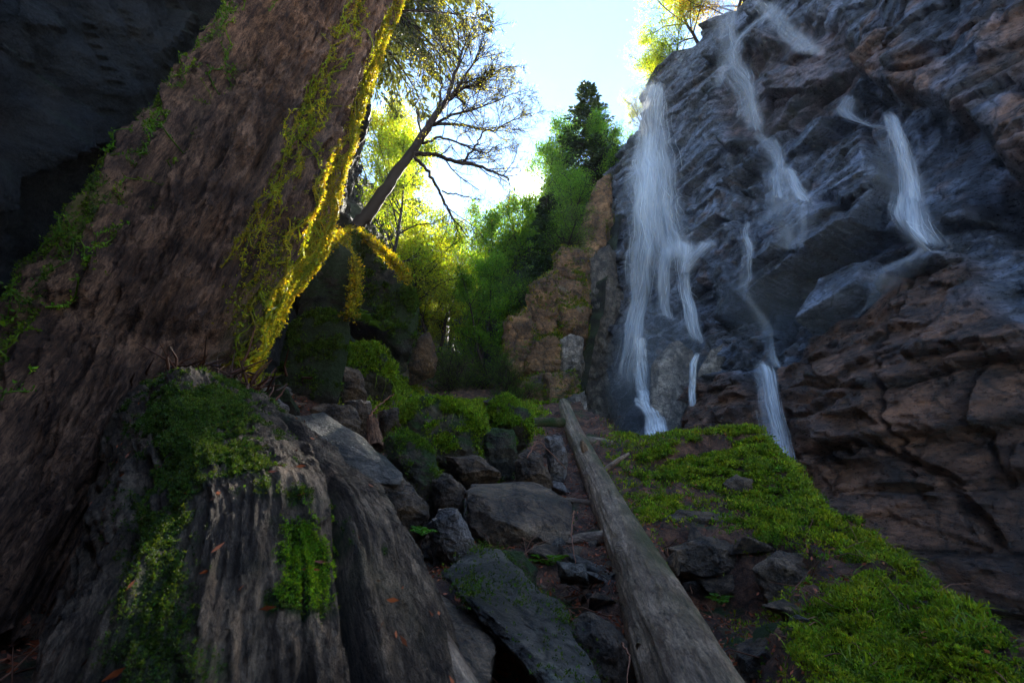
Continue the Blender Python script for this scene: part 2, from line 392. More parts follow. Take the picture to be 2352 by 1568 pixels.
sl = bpy.data.lights.new('sun', 'SUN'); sl.energy = 5.0; sl.angle = math.radians(.5); sl.color = (1, .93, .8)
so = bpy.data.objects.new('sun', sl); LINK(so); so.rotation_euler = Vector(sd).to_track_quat('Z', 'Y').to_euler(); so.location = (0, 30, 40)
S.view_settings.view_transform = 'Standard'; S.view_settings.look = 'None'; S.view_settings.exposure = 2.15; S.view_settings.gamma = 1
cy = S.cycles
cy.use_denoising = True; cy.volume_bounces = 0; cy.volume_step_rate = 4; cy.max_bounces = 6; cy.diffuse_bounces = 4; cy.glossy_bounces = 3; cy.transmission_bounces = 4; cy.transparent_max_bounces = 24
cy.sample_clamp_indirect = 4.0; cy.caustics_reflective = False; cy.caustics_refractive = False
# ------------------------------------------------------------------ the cliff (a relief over a leaning plane)
CA = at(1500, 1000, 13.0)
CN = np.array([-.916, -.354, .187]); CN /= np.linalg.norm(CN)
CU = np.array([.36, -.933, 0.0]); CU -= CN * (CU @ CN); CU /= np.linalg.norm(CU)
CV = np.cross(CN, CU); CV = CV if CV[2] > 0 else -CV
def cliff_uv(px, py):
    d = ray(px, py); t = ((CA - CAM) @ CN) / (d @ CN)
    P = CAM + d * t[..., None] - CA
    return np.stack([P @ CU, P @ CV], -1)
def cpoly(*pts): a = np.array(pts, float); return cliff_uv(a[:, 0], a[:, 1])
EDGE = cpoly((1180, 1060), (1200, 900), (1230, 760), (1300, 620), (1345, 580), (1372, 480), (1400, 385), (1440, 290), (1480, 220), (1545, 150), (1600, 100), (1690, 12))
EDGE = np.concatenate([EDGE, [[EDGE[-1, 0] + 12, EDGE[-1, 1] - .3], [EDGE[-1, 0] + 12, -9], [EDGE[0, 0], -9]]])
nu, nv = 1000, 820
us = np.linspace(EDGE[:, 0].min() - 2.0, 13.0, nu); us = us + 0
vs = np.linspace(-5.5, EDGE[:, 1].max() + 1.5, nv)
UU, VV = np.meshgrid(us, vs, indexing='ij'); UV = np.stack([UU.ravel(), VV.ravel()], -1)
wz = np.zeros(len(UV))
p3 = np.column_stack([UV, wz])
warp = np.stack([fbm(p3 * .35, 3, 5), fbm(p3 * .35 + 9, 3, 6)], -1)
# bedding: slabs long along u and dipping a little
ROT = math.radians(7); c_, s_ = math.cos(ROT), math.sin(ROT)
Q = np.stack([UV[:, 0] * c_ + UV[:, 1] * s_, -UV[:, 0] * s_ + UV[:, 1] * c_], -1) + warp * .55
H = np.zeros(len(UV)); crack = np.zeros(len(UV))
for (lx, ly, amp, sl_, sd_) in ((4.2, 2.6, .34, .16, 1), (1.9, .95, .22, .26, 2), (.8, .38, .11, .3, 3), (.3, .13, .03, .26, 4)):
    F1, F2, R, D = vor2(Q / np.array([lx, ly]), sd_)
    H += amp * (R[:, 0] - .5) + sl_ * ((R[:, 1] - .5) * D[:, 0] * lx * 1.5 + (R[:, 2] - .6) * D[:, 1] * ly * 3.0)
    crack += amp * .35 * (1 - sstep(0, .045, F2 - F1))
    if sd_ == 1: RB = R
    if sd_ == 2: RM = R
H -= crack
H += .07 * fbm(p3 * np.array([.5, .9, 1]), 4, 11) + .02 * fbm(p3 * np.array([2.2, 6, 1]), 4, 21, ridged=True) + .012 * fbm(p3 * np.array([7, 14, 1]), 3, 31)
def zone(poly, soft): return 1 - sstep(-soft, soft * .2, sdpoly(UV, poly))
wob = .5 * fbm(p3 * 1.1, 5, 77); n5 = fbm(p3 * .7, 4, 78); n6 = fbm(p3 * 5, 4, 79)
UVw = UV + np.stack([wob, .7 * wob], -1)
def zonew(poly, soft): return 1 - sstep(-soft, soft * .15, sdpoly(UVw, poly))
Z_rec = cpoly((1640, 215), (1660, 120), (1760, 95), (1800, 40), (1960, 40), (1985, 150), (1965, 245), (1840, 290), (1720, 335), (1640, 330))
zr = zonew(Z_rec, .35)
H -= zr * .6 * (.7 + .6 * n5)
Z_slab = cpoly((1636, 212), (1700, 130), (1785, 40), (1800, 62), (1795, 90), (1720, 155)); zs = zonew(Z_slab, .25)
H += zs * .55
Z_top = cpoly((1993, 120), (2060, 40), (2120, -60), (2500, -60), (2500, 470), (2352, 440), (2285, 380), (2250, 300), (2140, 270), (2075, 250), (2040, 235), (1998, 205))
zt = zonew(Z_top, .22)
H += zt * (.65 + .4 * n5)
Z_cave = cpoly((2212, 455), (2300, 400), (2500, 380), (2500, 640), (2352, 640), (2280, 590), (2235, 530)); zc = zonew(Z_cave, .35)
H -= zc * .9
Z_low = cpoly((1500, 1040), (1600, 860), (1690, 842), (1722, 850), (1790, 868), (1835, 800), (1855, 768), (1990, 705), (2045, 640), (2110, 610), (2230, 590), (2360, 690), (2600, 800), (2600, 2200), (1500, 2200))
zl = zonew(Z_low, .35)
sdl = sdpoly(UVw, Z_low)
H += zl * (.45 + .55 * sstep(0, 2.2, -sdl))
# the pale wet slabs on top of the low mass: tilted up towards the sky
for pl, ax, hh in ((((1862, 772), (1905, 645), (2038, 598), (2032, 682), (1975, 716)), 0, .5), (((2030, 690), (2055, 640), (2092, 626), (2180, 588), (2238, 596), (2215, 620), (2110, 645), (2062, 680)), 0, .45)):
    P_ = cpoly(*pl); s_d = sdpoly(UV + .15 * np.stack([wob, wob], -1), P_); k_ = 1 - sstep(-.1, .03, s_d)
    cen = P_.mean(0)
    plane = hh * .6 - .3 * (UV[:, 1] - cen[1]) + .05 * (UV[:, 0] - cen[0]) + .02 * fbm(p3 * 3, 4, 91)
    H = H * (1 - k_) + (plane + .25 + .25 * (H - H[k_ > .5].mean())) * k_
# ledge over the right-centre with a dark hole below it
for pl, dpt in ((((1880, 492), (1925, 470), (1960, 478), (1990, 505), (1975, 535), (1935, 520)), .45), (((1985, 612), (2080, 596), (2160, 585), (2200, 592), (2100, 606), (2010, 626)), .5),
                (((1560, 700), (1600, 640), (1660, 650), (1720, 690), (1800, 720), (1860, 690), (1850, 760), (1780, 800), (1700, 790), (1640, 770)), .28),
                (((1350, 640), (1378, 620), (1392, 760), (1400, 930), (1345, 960), (1330, 830)), .9),
                (((1395, 520), (1450, 440), (1468, 500), (1440, 620), (1400, 640)), .35), (((1470, 330), (1505, 250), (1480, 360), (1440, 420)), .3)):
    H -= dpt * zonew(cpoly(*pl), .4)
# long open joints
for ln, wd, dp_ in ((((2112, 640), (2122, 722), (2112, 850), (2145, 940), (2168, 1020), (2190, 1120)), .028, .4), (((1992, 700), (1985, 760), (1970, 800), (1900, 850)), .035, .3),
                    (((1690, 845), (1672, 900), (1655, 1010)), .05, .5), (((1870, 1050), (2000, 1080), (2120, 1060), (2260, 1120)), .06, .3), (((1840, 1000), (1905, 980), (1990, 990), (2060, 960)), .05, .25),
                    (((1735, 330), (1740, 400), (1745, 470), (1742, 540), (1760, 610)), .06, .35), (((1700, 350), (1716, 440), (1705, 520)), .05, .3), (((2240, 1130), (2352, 1260)), .07, .3),
                    (((2000, 200), (2090, 150), (2220, 60), (2330, 10)), .05, .3), (((2100, 200), (2190, 170), (2300, 110), (2352, 70)), .05, .3), (((2170, 330), (2250, 270), (2352, 210)), .07, .4), (((2285, 360), (2352, 330)), .08, .4)):
    dl, _ = sdline(UV + np.stack([wob + .35 * n6, wob - .4 * n6], -1) * .4, cliff_uv(*np.array(ln, float).T))
    H -= dp_ * .8 * (1 - sstep(wd * .2, wd * np.clip(1.3 + 2.2 * perlin(p3 * 1.3, 4), .4, 3), dl))
# beyond the rim the rock turns away and becomes the plateau
de = sdpoly(UVw * .35 + UV * .65, EDGE)
out = np.clip(de + .15, 0, None)
H -= 1.3 * out + .55 * out ** 2
Hg = H.reshape(nu, nv)
for _ in range(1):
    Hp = np.pad(Hg, 1, mode='edge'); Hg = .5 * Hg + .125 * (Hp[:-2, 1:-1] + Hp[2:, 1:-1] + Hp[1:-1, :-2] + Hp[1:-1, 2:])
H = Hg.ravel()
PC = CA + UV[:, :1] * CU + UV[:, 1:] * CV + H[:, None] * CN
# rock colours: slate blue above, rusty brown on the low mass and the big upper block; some shade and sheen painted in
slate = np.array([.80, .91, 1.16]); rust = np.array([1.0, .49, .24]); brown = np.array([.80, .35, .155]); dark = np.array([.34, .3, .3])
n_ = fbm(p3 * .8, 5, 41); n2_ = fbm(p3 * np.array([2.5, 4, 1]), 4, 42)
tint = np.tile(slate, (len(UV), 1)) * (.85 + .5 * n_)[:, None]
def blend(t, col, k): return t * (1 - k[:, None]) + col * k[:, None]
tint = blend(tint, rust * .8, sstep(.12, .35, n2_ + .4 * RM[:, 3] - .25) * .55)
tint = blend(tint, brown, zl * sstep(-.1, .5, -sdl + .4 * n_) * .95)
tint = blend(tint, rust, zt * sstep(-.15, .25, n_ + .3 * n2_ + .05) * .85)
tint = blend(tint, brown * .9, zr * .6)  # recess tinted darker, the overhang's shade put into the colour
zorange = zonew(cpoly((2280, 300), (2500, 200), (2500, 480), (2330, 440), (2262, 360)), .5)
tint = blend(tint, rust * 1.05, zorange * .8)
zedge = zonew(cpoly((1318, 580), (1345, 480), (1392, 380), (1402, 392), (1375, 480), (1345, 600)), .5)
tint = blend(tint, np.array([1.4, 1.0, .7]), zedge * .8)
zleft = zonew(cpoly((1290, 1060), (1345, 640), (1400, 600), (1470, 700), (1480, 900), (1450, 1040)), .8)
tint = blend(tint, dark, zleft * .8)  # cleft beside the falls painted dark in place of shade
tint = blend(tint, dark * .8, zc * .7)  # cave under the upper block darkened in colour for its shade
for pl in (((1862, 772), (1905, 645), (2038, 598), (2032, 682), (1975, 716)), ((2030, 690), (2055, 640), (2092, 626), (2180, 588), (2238, 596), (2215, 620), (2110, 645), (2062, 680))):
    tint = blend(tint, slate * 1.15, zone(cpoly(*pl), .15))  # slabs tinted paler and bluer, their sky reflection painted in
tint = np.clip(tint * (1 - .5 * np.clip(crack * 8, 0, 1))[:, None], .05, 3)
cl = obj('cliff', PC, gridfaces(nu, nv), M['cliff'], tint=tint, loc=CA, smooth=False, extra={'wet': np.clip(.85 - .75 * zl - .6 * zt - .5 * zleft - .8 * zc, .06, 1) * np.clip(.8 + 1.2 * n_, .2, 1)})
tag(cl, 'tall dark wet rock face with blue and rust brown slabs behind the waterfalls', 'cliff', kind='structure')
HG = H.reshape(nu, nv)
def cliff_fit(px, py):
    """plane position whose relief point is seen at that pixel"""
    q = cliff_uv(px, py); q0 = q.copy(); d = ray(px, py)
    for _ in range(8):
        i = np.clip(((q[:, 0] - us[0]) / (us[1] - us[0])).astype(int), 0, nu - 1); j = np.clip(((q[:, 1] - vs[0]) / (vs[1] - vs[0])).astype(int), 0, nv - 1)
        h = np.maximum(HS[i, j], -.8); t = ((CA - CAM) @ CN + h) / (d @ CN); P = CAM + d * t[:, None] - CA - h[:, None] * CN
        qn = np.stack([P @ CU, P @ CV], -1); dq = np.clip(qn - q0, -1.3, 1.3); q = .5 * q + .5 * (q0 + dq)
    return q
HS = HG.copy()
for _ in range(6):
    for ax_ in (0, 1):
        cs = np.cumsum(np.pad(HS, [(9, 8) if a == ax_ else (0, 0) for a in (0, 1)], mode='edge'), axis=ax_); z0 = np.zeros_like(cs.take([0], ax_)); cs = np.concatenate([z0, cs], ax_)
        nn_ = HS.shape[ax_]; HS = (cs.take(range(17, 17 + nn_), ax_) - cs.take(range(nn_), ax_)) / 17
def cliff_pt(px, py, off=0.0):
    """point on the relief under a plane position of the face, lifted by off along its normal"""
    q = cliff_uv(np.asarray(px, float), np.asarray(py, float)); return cliff_on(q, off)
def cliff_on(q, off=0.0):
    q = np.atleast_2d(q)
    i = np.clip(((q[:, 0] - us[0]) / (us[1] - us[0])).astype(int), 0, nu - 1); j = np.clip(((q[:, 1] - vs[0]) / (vs[1] - vs[0])).astype(int), 0, nv - 1)
    return CA + q[:, :1] * CU + q[:, 1:] * CV + (HG[i, j] + off)[:, None] * CN
# ------------------------------------------------------------------ the ground, one sheet round the camera
RIDGE = np.array([at(1330, 1010, 15.0), at(1338, 1030, 12.0), at(1352, 1048, 10.0), at(1400, 1070, 8.6), at(1450, 1048, 7.8), at(1600, 1010, 7.2), at(1740, 995, 6.4), at(1795, 1085, 5.5), at(1885, 1190, 4.6), at(1990, 1268, 3.9), at(2100, 1350, 3.3), at(2200, 1450, 2.8), at(2300, 1545, 2.4), at(2430, 1720, 1.9), [1.9, .4, .1]])
PY = np.array([-8, -2, 0, 1.5, 2.8, 4, 5.5, 7, 9, 12, 16, 25, 40, 70.0]); PZ = np.array([-.5, -.1, .02, .26, .5, .76, 1.12, 1.75, 2.65, 3.6, 5.2, 9.2, 16, 30.0])
def ground_z(x, y):
    x = np.asarray(x, float); y = np.asarray(y, float)
    z = np.interp(y, PY, PZ)
    xc = np.interp(y, [0, 6, 12, 20, 40], [.2, 0.2, -.6, -2.2, -3.5])
    lft = np.clip(xc - np.interp(y, [0, 5, 9, 14, 30], [.7, 1.2, 1.4, 1.6, 2.0]) - x, 0, None)
    z = z + np.interp(y, [0, 4, 8, 14], [.35, .45, .5, .8]) * lft
    P = np.stack([x.ravel(), y.ravel()], -1)
    d, t = sdline(P, RIDGE[:, :2])
    rz = np.interp(t, np.arange(len(RIDGE)), RIDGE[:, 2]); k = np.clip(t.astype(int), 0, len(RIDGE) - 2)
    a = RIDGE[k, :2]; e = RIDGE[k + 1, :2] - a; s = np.sign(-(e[:, 0] * (P[:, 1] - a[:, 1]) - e[:, 1] * (P[:, 0] - a[:, 0]))) * d   # >0: towards the cliff
    s = -s; zf = z.ravel()
    HOL = np.array([at(1490, 1215, 4.25), at(1600, 1238, 4.15), at(1750, 1280, 3.95), at(1850, 1292, 3.8), at(1895, 1370, 3.2), at(1840, 1450, 2.75), at(1810, 1600, 2.1), at(1680, 1700, 1.55), at(1510, 1330, 2.9)])
    near = sstep(.4, 2.2, P[:, 1]) * (1 - sstep(7.5, 10, P[:, 1]))
    right = s > 0
    gully = np.interp(P[:, 1], [0, 3, 6, 9, 13, 16, 20], [-.8, -.8, -.5, .5, 1.6, 2.6, 5])
    zr_ = np.maximum(rz - 1.5 * s - .1 * s * s, gully)
    L = 1.75
    q = np.clip(-s / L, 0, 1)
    prof = 1 - .30 * sstep(0, .42, q) - .10 * sstep(.4, .62, q) - .60 * sstep(.6, .80, q)
    zl_ = zf + (rz - zf) * prof
    zl_ = np.where(zl_ < zf, zf, zl_)
    # the mound belt blends into plain ground behind it
    out = np.where(right, np.where(P[:, 1] < 20, zr_, zf), zf + (zl_ - zf) * np.where(rz > zf, 1, 0))
    far = sstep(14.5, 17, P[:, 1])
    out = out * (1 - far) + zf * far
    rgh = sstep(.6, 1.2, P[:, 1]) * (1 - sstep(6.5, 8, P[:, 1])) * (1 - sstep(.2, .8, P[:, 0])); out = out + rgh * .16 * fbm(np.column_stack([P * 1.9, P[:, :1] * 0]), 3, 59)
    out = out - .3 * sstep(.55, .9, P[:, 0]) * (1 - sstep(1.3, 1.9, P[:, 0])) * sstep(2.2, 3, P[:, 1]) * (1 - sstep(4.0, 4.5, P[:, 1])) * 0
    hs = sdpoly(P, HOL[:, :2]) + .12 * perlin(np.column_stack([P * 2.2, P[:, :1] * 0]), 58)
    kh = 1 - sstep(-.26, .02, hs); out = out * (1 - kh) + np.minimum(out, .10 + .09 * (P[:, 1] - 2)) * kh
    return out.reshape(x.shape), s.reshape(x.shape)
na, nr = 620, 430
az = np.concatenate([np.linspace(-62, 66, 540), np.linspace(66, 298, 82)[1:-1]]); na = len(az)
rr = np.geomspace(.25, 75, nr)
A_, R_ = np.meshgrid(np.radians(az), rr, indexing='ij')
GX, GY = R_ * np.sin(A_), R_ * np.cos(A_)
GZ, GS = ground_z(GX, GY)
g3 = np.stack([GX.ravel(), GY.ravel(), GZ.ravel()], -1)
rough_ = .05 * fbm(g3 * 1.6, 4, 51) + .05 * fbm(g3 * 4.5, 4, 52, ridged=True) + .012 * fbm(g3 * 22, 3, 53)
fz = sstep(.3, 2, R_.ravel())
GZd = GZ.ravel() + rough_ * (.35 + .65 * fz) * np.interp(R_.ravel(), [0, 8, 20, 75], [1, 1.2, 5, 10])
mnd = sstep(-1.9, -.6, GS.ravel()) * (GX.ravel() > .4) * (GY.ravel() > .8) * (GY.ravel() < 9)
GZd = GZd + mnd * (.13 * fbm(g3 * 1.9, 3, 55) + .07 * fbm(g3 * 5, 3, 56)) + .05 * mnd * np.round(2.5 * perlin(g3 * np.array([1.2, 1.2, 4]), 57))
G = np.stack([GX.ravel(), GY.ravel(), GZd], -1)
gr = obj('ground', G, gridfaces(na, nr, wrap=True), M['soil'], loc=(0, 0, 0))
tag(gr, 'steep bank of dark soil and fallen leaves between the rocks', 'ground', kind='structure')
GN = gridnormals(G, na, nr); GN *= np.sign(GN[:, 2:] + 1e-9)
def gz(x, y):
    z, s = ground_z(np.atleast_1d(float(x)), np.atleast_1d(float(y))); return float(z[0])
# wooded gorge sides behind
def ruled(name, foot, top, label, seed, n1=200, n2=160, amp=.5):
    foot = np.array(foot, float); top = np.array(top, float)
    t = np.linspace(0, 1, n1); s = np.linspace(0, 1, n2)
    def line(a): return np.stack([np.interp(t * (len(a) - 1), np.arange(len(a)), a[:, k]) for k in range(3)], -1)
    f, u = line(foot), line(top)
    P = f[:, None] * (1 - s)[None, :, None] + u[:, None] * s[None, :, None]
    P[:, :, 2] += (s * (1 - s) * 1.2)[None]
    P = P.reshape(-1, 3)
    nn = gridnormals(P, n1, n2); P = P + nn * (amp * fbm(P * .6, 5, seed))[:, None]
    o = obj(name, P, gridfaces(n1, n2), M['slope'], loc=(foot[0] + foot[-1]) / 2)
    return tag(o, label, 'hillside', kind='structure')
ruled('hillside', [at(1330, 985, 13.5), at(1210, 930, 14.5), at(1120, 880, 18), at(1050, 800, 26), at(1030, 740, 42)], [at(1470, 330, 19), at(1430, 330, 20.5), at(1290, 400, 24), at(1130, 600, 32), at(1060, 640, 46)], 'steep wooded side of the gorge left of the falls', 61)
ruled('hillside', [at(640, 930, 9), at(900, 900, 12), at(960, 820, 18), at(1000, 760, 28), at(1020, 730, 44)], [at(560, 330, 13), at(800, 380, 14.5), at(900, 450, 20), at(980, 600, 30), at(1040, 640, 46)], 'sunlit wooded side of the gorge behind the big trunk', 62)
# the dark rock wall on the left; unseen stretch behind the viewer added to block sky light
wl = [(-6.0, 12.5), (-4.6, 9.5), (-3.45, 6.3), (-3.75, 4.4), (-3.8, 2.2), (-3.0, .2), (-2.3, -1.8), (-.6, -3.0), (2.0, -3.4), (4.6, -2.8)]  # far end and bulge shaped to shut out stray sun
n1, n2 = 420, 300
tt = np.linspace(0, len(wl) - 1, n1); wx = np.interp(tt, range(len(wl)), [a[0] for a in wl]); wy = np.interp(tt, range(len(wl)), [a[1] for a in wl])
hh = np.linspace(0, 1, n2)
WX, HH = np.meshgrid(wx, hh, indexing='ij'); WY = np.repeat(wy[:, None], n2, 1); HH = -1 + HH * (1 + np.interp(WY, [-3.4, -1, 2, 4, 6, 9, 12], [4.6, 5, 6.2, 8.5, 11, 11, 13.5]))
lean = .05 * HH
dirn = np.stack([np.gradient(wy), -np.gradient(wx)], -1); dirn /= np.linalg.norm(dirn, axis=1)[:, None]; dirn *= np.sign((dirn * np.stack([0 - wx, 3 - wy], -1)).sum(1))[:, None]
P = np.stack([WX + dirn[:, :1] * lean, WY + dirn[:, 1:] * lean, HH], -1).reshape(-1, 3)
q2 = np.stack([np.repeat(tt[:, None] * 2.2, n2, 1).ravel(), HH.ravel()], -1)
F1, F2, R, D = vor2(q2 / np.array([1.6, 1.0]) + .2 * np.stack([fbm(P * .8, 3, 1), fbm(P * .8, 3, 2)], -1), 9)
hw = .3 * (R[:, 0] - .5) + .25 * (R[:, 1] - .5) * D[:, 0] + .3 * (R[:, 2] - .5) * D[:, 1]
F1, F2, R, D = vor2(q2 / np.array([.5, .3]), 10); hw += .05 * (R[:, 0] - .5)
hw += .45 * fbm(P * .7, 4, 3) + .09 * fbm(P * 4, 5, 4)
P = P + np.repeat(np.column_stack([dirn, np.zeros(n1)]), n2, 0) * hw[:, None]
tag(obj('rock_wall', P, gridfaces(n1, n2), M['wall'], loc=(-3.5, 3, 0)), 'dark shaded rock wall filling the upper left corner behind the trunk, with an added unseen stretch blocking sky light', 'rock wall', kind='structure')
WALLP = P
# ------------------------------------------------------------------ wood: the leaning trunk and the logs
def wood(name, axis, radii, ns, nphi, disp, mat, seed, parent=None, mossf=None, phi_off=0.0, squash=None, capped=True, label=None, cat=None):
    """a long trunk surface. disp(s_metres, phi, P) -> radial displacement in metres. returns object-ready data"""
    axis = np.array(axis, float); radii = np.array(radii, float)
    seg = np.r_[0, np.cumsum(np.linalg.norm(np.diff(axis, axis=0), axis=1))]
    L = np.linspace(0, seg[-1], ns)
    def sm(a):
        v = np.interp(L, seg, a); k = max(3, ns // 14) | 1
        ker = np.hanning(k + 2)[1:-1]; ker /= ker.sum()
        lo = 2 * v[0] - v[1:k // 2 + 1][::-1]; hi = 2 * v[-1] - v[-k // 2 + 0:-1][::-1] if k // 2 else v[:0]
        return np.convolve(np.r_[lo, v, hi], ker, 'same')[len(lo):len(lo) + ns]
    ax = np.stack([sm(axis[:, k]) for k in range(3)], -1); r = sm(radii)
    t = np.gradient(ax, axis=0); t /= np.linalg.norm(t, axis=1)[:, None]
    tocam = CAM - ax
    e1 = tocam - (tocam * t).sum(1)[:, None] * t
    e1 = e1.mean(0)[None] - (e1.mean(0)[None] * t).sum(1)[:, None] * t; e1 /= np.linalg.norm(e1, axis=1)[:, None]   # phi=0 faces the viewer
    e2 = np.cross(t, e1)
    ph = np.linspace(-np.pi, np.pi, nphi, endpoint=False)
    c = np.cos(ph)[None, :, None]; s = np.sin(ph)[None, :, None]
    dirs = e1[:, None] * c + e2[:, None] * s
    P0 = ax[:, None] + dirs * r[:, None, None]
    SS = np.repeat(L[:, None], nphi, 1); PH = np.repeat(ph[None], ns, 0); RR = np.repeat(r[:, None], nphi, 1)
    dsp = disp(SS.ravel(), PH.ravel(), P0.reshape(-1, 3), RR.ravel())
    P = P0.reshape(-1, 3) + dirs.reshape(-1, 3) * dsp[:, None]
    F = gridfaces(ns, nphi) ; F = np.concatenate([F, np.stack([np.arange(ns - 1) * nphi + nphi - 1, np.arange(ns - 1) * nphi, (np.arange(ns - 1) + 1) * nphi, (np.arange(ns - 1) + 1) * nphi + nphi - 1], -1)])
    grain = np.stack([SS.ravel(), np.sin(PH.ravel()) * RR.ravel(), np.cos(PH.ravel()) * RR.ravel() + dsp * 2], -1)
    nn = dirs.reshape(-1, 3)
    return dict(P=P, F=[F], grain=grain, n=nn, disp=dsp, S=SS.ravel(), PH=PH.ravel(), ns=ns, nphi=nphi, ax=ax, t=t, r=r)
def cap(d, jag, rng, end=1, depth=.12):
    """broken ragged end: adds rings folding into the wood"""
    ns, nphi = d['ns'], d['nphi']; P = d['P'].reshape(ns, nphi, 3)
    ring = P[-1 if end > 0 else 0]; cen = ring.mean(0); t = d['t'][-1 if end > 0 else 0] * end
    ph = np.linspace(0, 2 * np.pi, nphi, endpoint=False)
    base = (ns - 1) * nphi if end > 0 else 0
    V = []; F = []; prev = np.arange(nphi) + base; nb = len(d['P'])
    for k, f in enumerate((.93, .8, .6, .35, .08)):
        q = np.stack([np.cos(ph) * f * 4, np.sin(ph) * f * 4, np.full(nphi, k * .7)], -1)
        V.append(cen + (ring - cen) * f + t * (jag * fbm(q * 1.7, 3, 7) - depth * (1 - f))[:, None])
        cur = np.arange(nphi) + nb + k * nphi; nx = np.roll(np.arange(nphi), -1)
        F.append(np.stack([prev, prev[nx], cur[nx], cur], -1)); prev = cur
    V = np.concatenate(V)
    d['P'] = np.concatenate([d['P'], V]); d['F'] += F
    d['grain'] = np.concatenate([d['grain'], np.column_stack([V[:, 2] * 8, V[:, 0], V[:, 1]])])
    for k in ('n',): d[k] = np.concatenate([d[k], np.tile(t, (len(V), 1))])
    for k in ('disp', 'S', 'PH'): d[k] = np.concatenate([d[k], np.full(len(V), 0.0)])
def place_wood(name, d, mat, moss, parent=None, loc=None):
    P = d['P']
    me = [np.concatenate(d['F'])]
    return obj(name, P, me, mat, parent, loc, extra={'grain': d['grain'], 'moss': moss})
def sprigs(mb, P, Nn, size, n_leaf=6, up=.5, spread=1.0, tint=(1, 1, 1), var=.35, rng=RNG, aspect=.5):
    """little moss shoots: n_leaf leaflets round each point"""
    k = len(P)
    if k == 0: return
    size = np.broadcast_to(np.asarray(size, float), (k,))
    d = Nn[:, None] * 1.0 + np.array([0, 0, up]) + spread * rng.normal(size=(k, n_leaf, 3))
    base = P[:, None] + rng.normal(size=(k, n_leaf, 3)) * size[:, None, None] * .35
    tv = np.clip(1 + var * rng.normal(size=(k, 1)), .3, 2) * np.array(tint)[None]
    hue = np.clip(1 + .18 * rng.normal(size=(k, 1)), .5, 1.6); tv = tv * np.concatenate([hue, np.ones((k, 1)), np.ones((k, 1))], 1)
    tv = np.repeat(tv, n_leaf, 0) * (.8 + .4 * rng.random((k * n_leaf, 1)))
    mb.leaves(base.reshape(-1, 3), np.repeat(size, n_leaf) * (.7 + .6 * rng.random(k * n_leaf)), d.reshape(-1, 3), aspect, tv, rng=rng)
def pick(weights, n, rng=RNG):
    w = np.clip(weights, 0, None); return rng.choice(len(w), n, p=w / w.sum())
def inpx(P, poly):
    x, y = proj(P); return sdpoly(np.stack([x, y], -1), poly)

# --- the giant leaning trunk
AX = np.array([at(-160, 1790, 1.75), at(-30, 1560, 1.95), at(110, 1300, 2.3), at(312, 930, 2.95), at(468, 640, 3.3), at(592, 380, 3.7), at(738, 80, 4.15), at(850, -170, 4.6), at(950, -420, 5.0)])
RD = [.46, .44, .46, .62, .66, .68, .66, .64, .6]
def big_disp(s, ph, P, r):
    q = np.stack([np.cos(ph) * 1.2, np.sin(ph) * 1.2, s * .34], -1)
    a = .10 * fbm(q * 1.6, 4, 101) + .13 * fbm(q * np.array([3.0, 3.0, 1.3]), 3, 102, ridged=True)
    fl_ = 1 - .72 * sstep(.55, .85, ph) * (1 - sstep(1.9, 2.3, ph))
    a += fl_ * .095 * fbm(q * np.array([8, 8, 5]), 4, 103, ridged=True) + fl_ * .045 * fbm(q * np.array([22, 22, 16]), 4, 104, ridged=True) + fl_ * .02 * np.round(2.5 * perlin(q * np.array([12, 12, 9]), 106)) + .008 * fbm(q * np.array([80, 80, 30]), 2, 105)
    for (p_, w_, d_, s0_, sd_) in ((-.72, .05, .20, 1.6, 1), (-.32, .035, .13, .8, 2), (.02, .04, .16, 2.6, 3), (.3, .035, .15, 1.2, 4), (-1.0, .05, .16, .6, 5)):
        pw_ = p_ + .10 * perlin(np.stack([s * .7, s * 0 + sd_ * 9, s * 0], -1), 30) + .02 * perlin(np.stack([s * 5, s * 0 + sd_ * 5, s * 0], -1), 31)
        a -= d_ * np.exp(-(np.abs(ph - pw_) / w_) ** 2.5) * r * np.clip(.4 + 1.8 * perlin(np.stack([s * 1.1, s * 0 + sd_ * 4, s * 0], -1), 33), 0, 1.2) * sstep(s0_, s0_ + .5, s)
    # the flank towards the sun is a flat face
    cf = np.cos(ph - 1.32); face = np.where(cf > .15, .76 * r / np.maximum(cf, .15), 9) - r; a += np.minimum(face, 0) * sstep(1.0, 2.0, s)
    # a deep dark cleft down the sunny flank and a lip left of it
    pc = .86 + .05 * np.sin(s * .9) + .09 * perlin(np.stack([s * 1.1, s * 0, s * 0], -1), 8)
    up = sstep(3.0, 3.8, s)
    a -= up * 1.0 * np.exp(-(np.abs(ph - pc) / (.13 + .03 * np.sin(s * 1.7))) ** 4) * r
    a += up * .24 * np.exp(-((ph - pc - .50) / .2) ** 2) * r + up * .16 * np.exp(-((ph - pc + .36) / .15) ** 2) * r
    a -= .22 * np.exp(-((ph + .62 - .05 * np.sin(s * 1.3)) / .09) ** 2) * r * sstep(2.3, 3.2, s)
    a += .15 * np.exp(-((ph + .95) / .22) ** 2) * r
    a -= .25 * sstep(1.6, 2.4, np.abs(ph)) * r
    return a
d = wood('t', AX, RD, 760, 620, big_disp, None, 1)
q = d['P']; px_, py_ = proj(q)
nz = fbm(np.stack([np.cos(d['PH']) * 3.5, np.sin(d['PH']) * 3.5, d['S'] * .9], -1), 5, 110)
ridge_m = np.clip(nz * 2.2 - .15, 0, 1)
flank = sstep(.45, 1.0, d['PH'] + .35 * (1 - sstep(3, 4, d['S']))) * (1 - sstep(2.2, 2.8, d['PH']))
left_m = sstep(-.55, -.8, d['PH']) if False else (1 - sstep(-.85, -.55, d['PH']))
mossA = np.clip(np.maximum(flank * ridge_m * 1.1, left_m * ridge_m * 1.1), 0, 1)
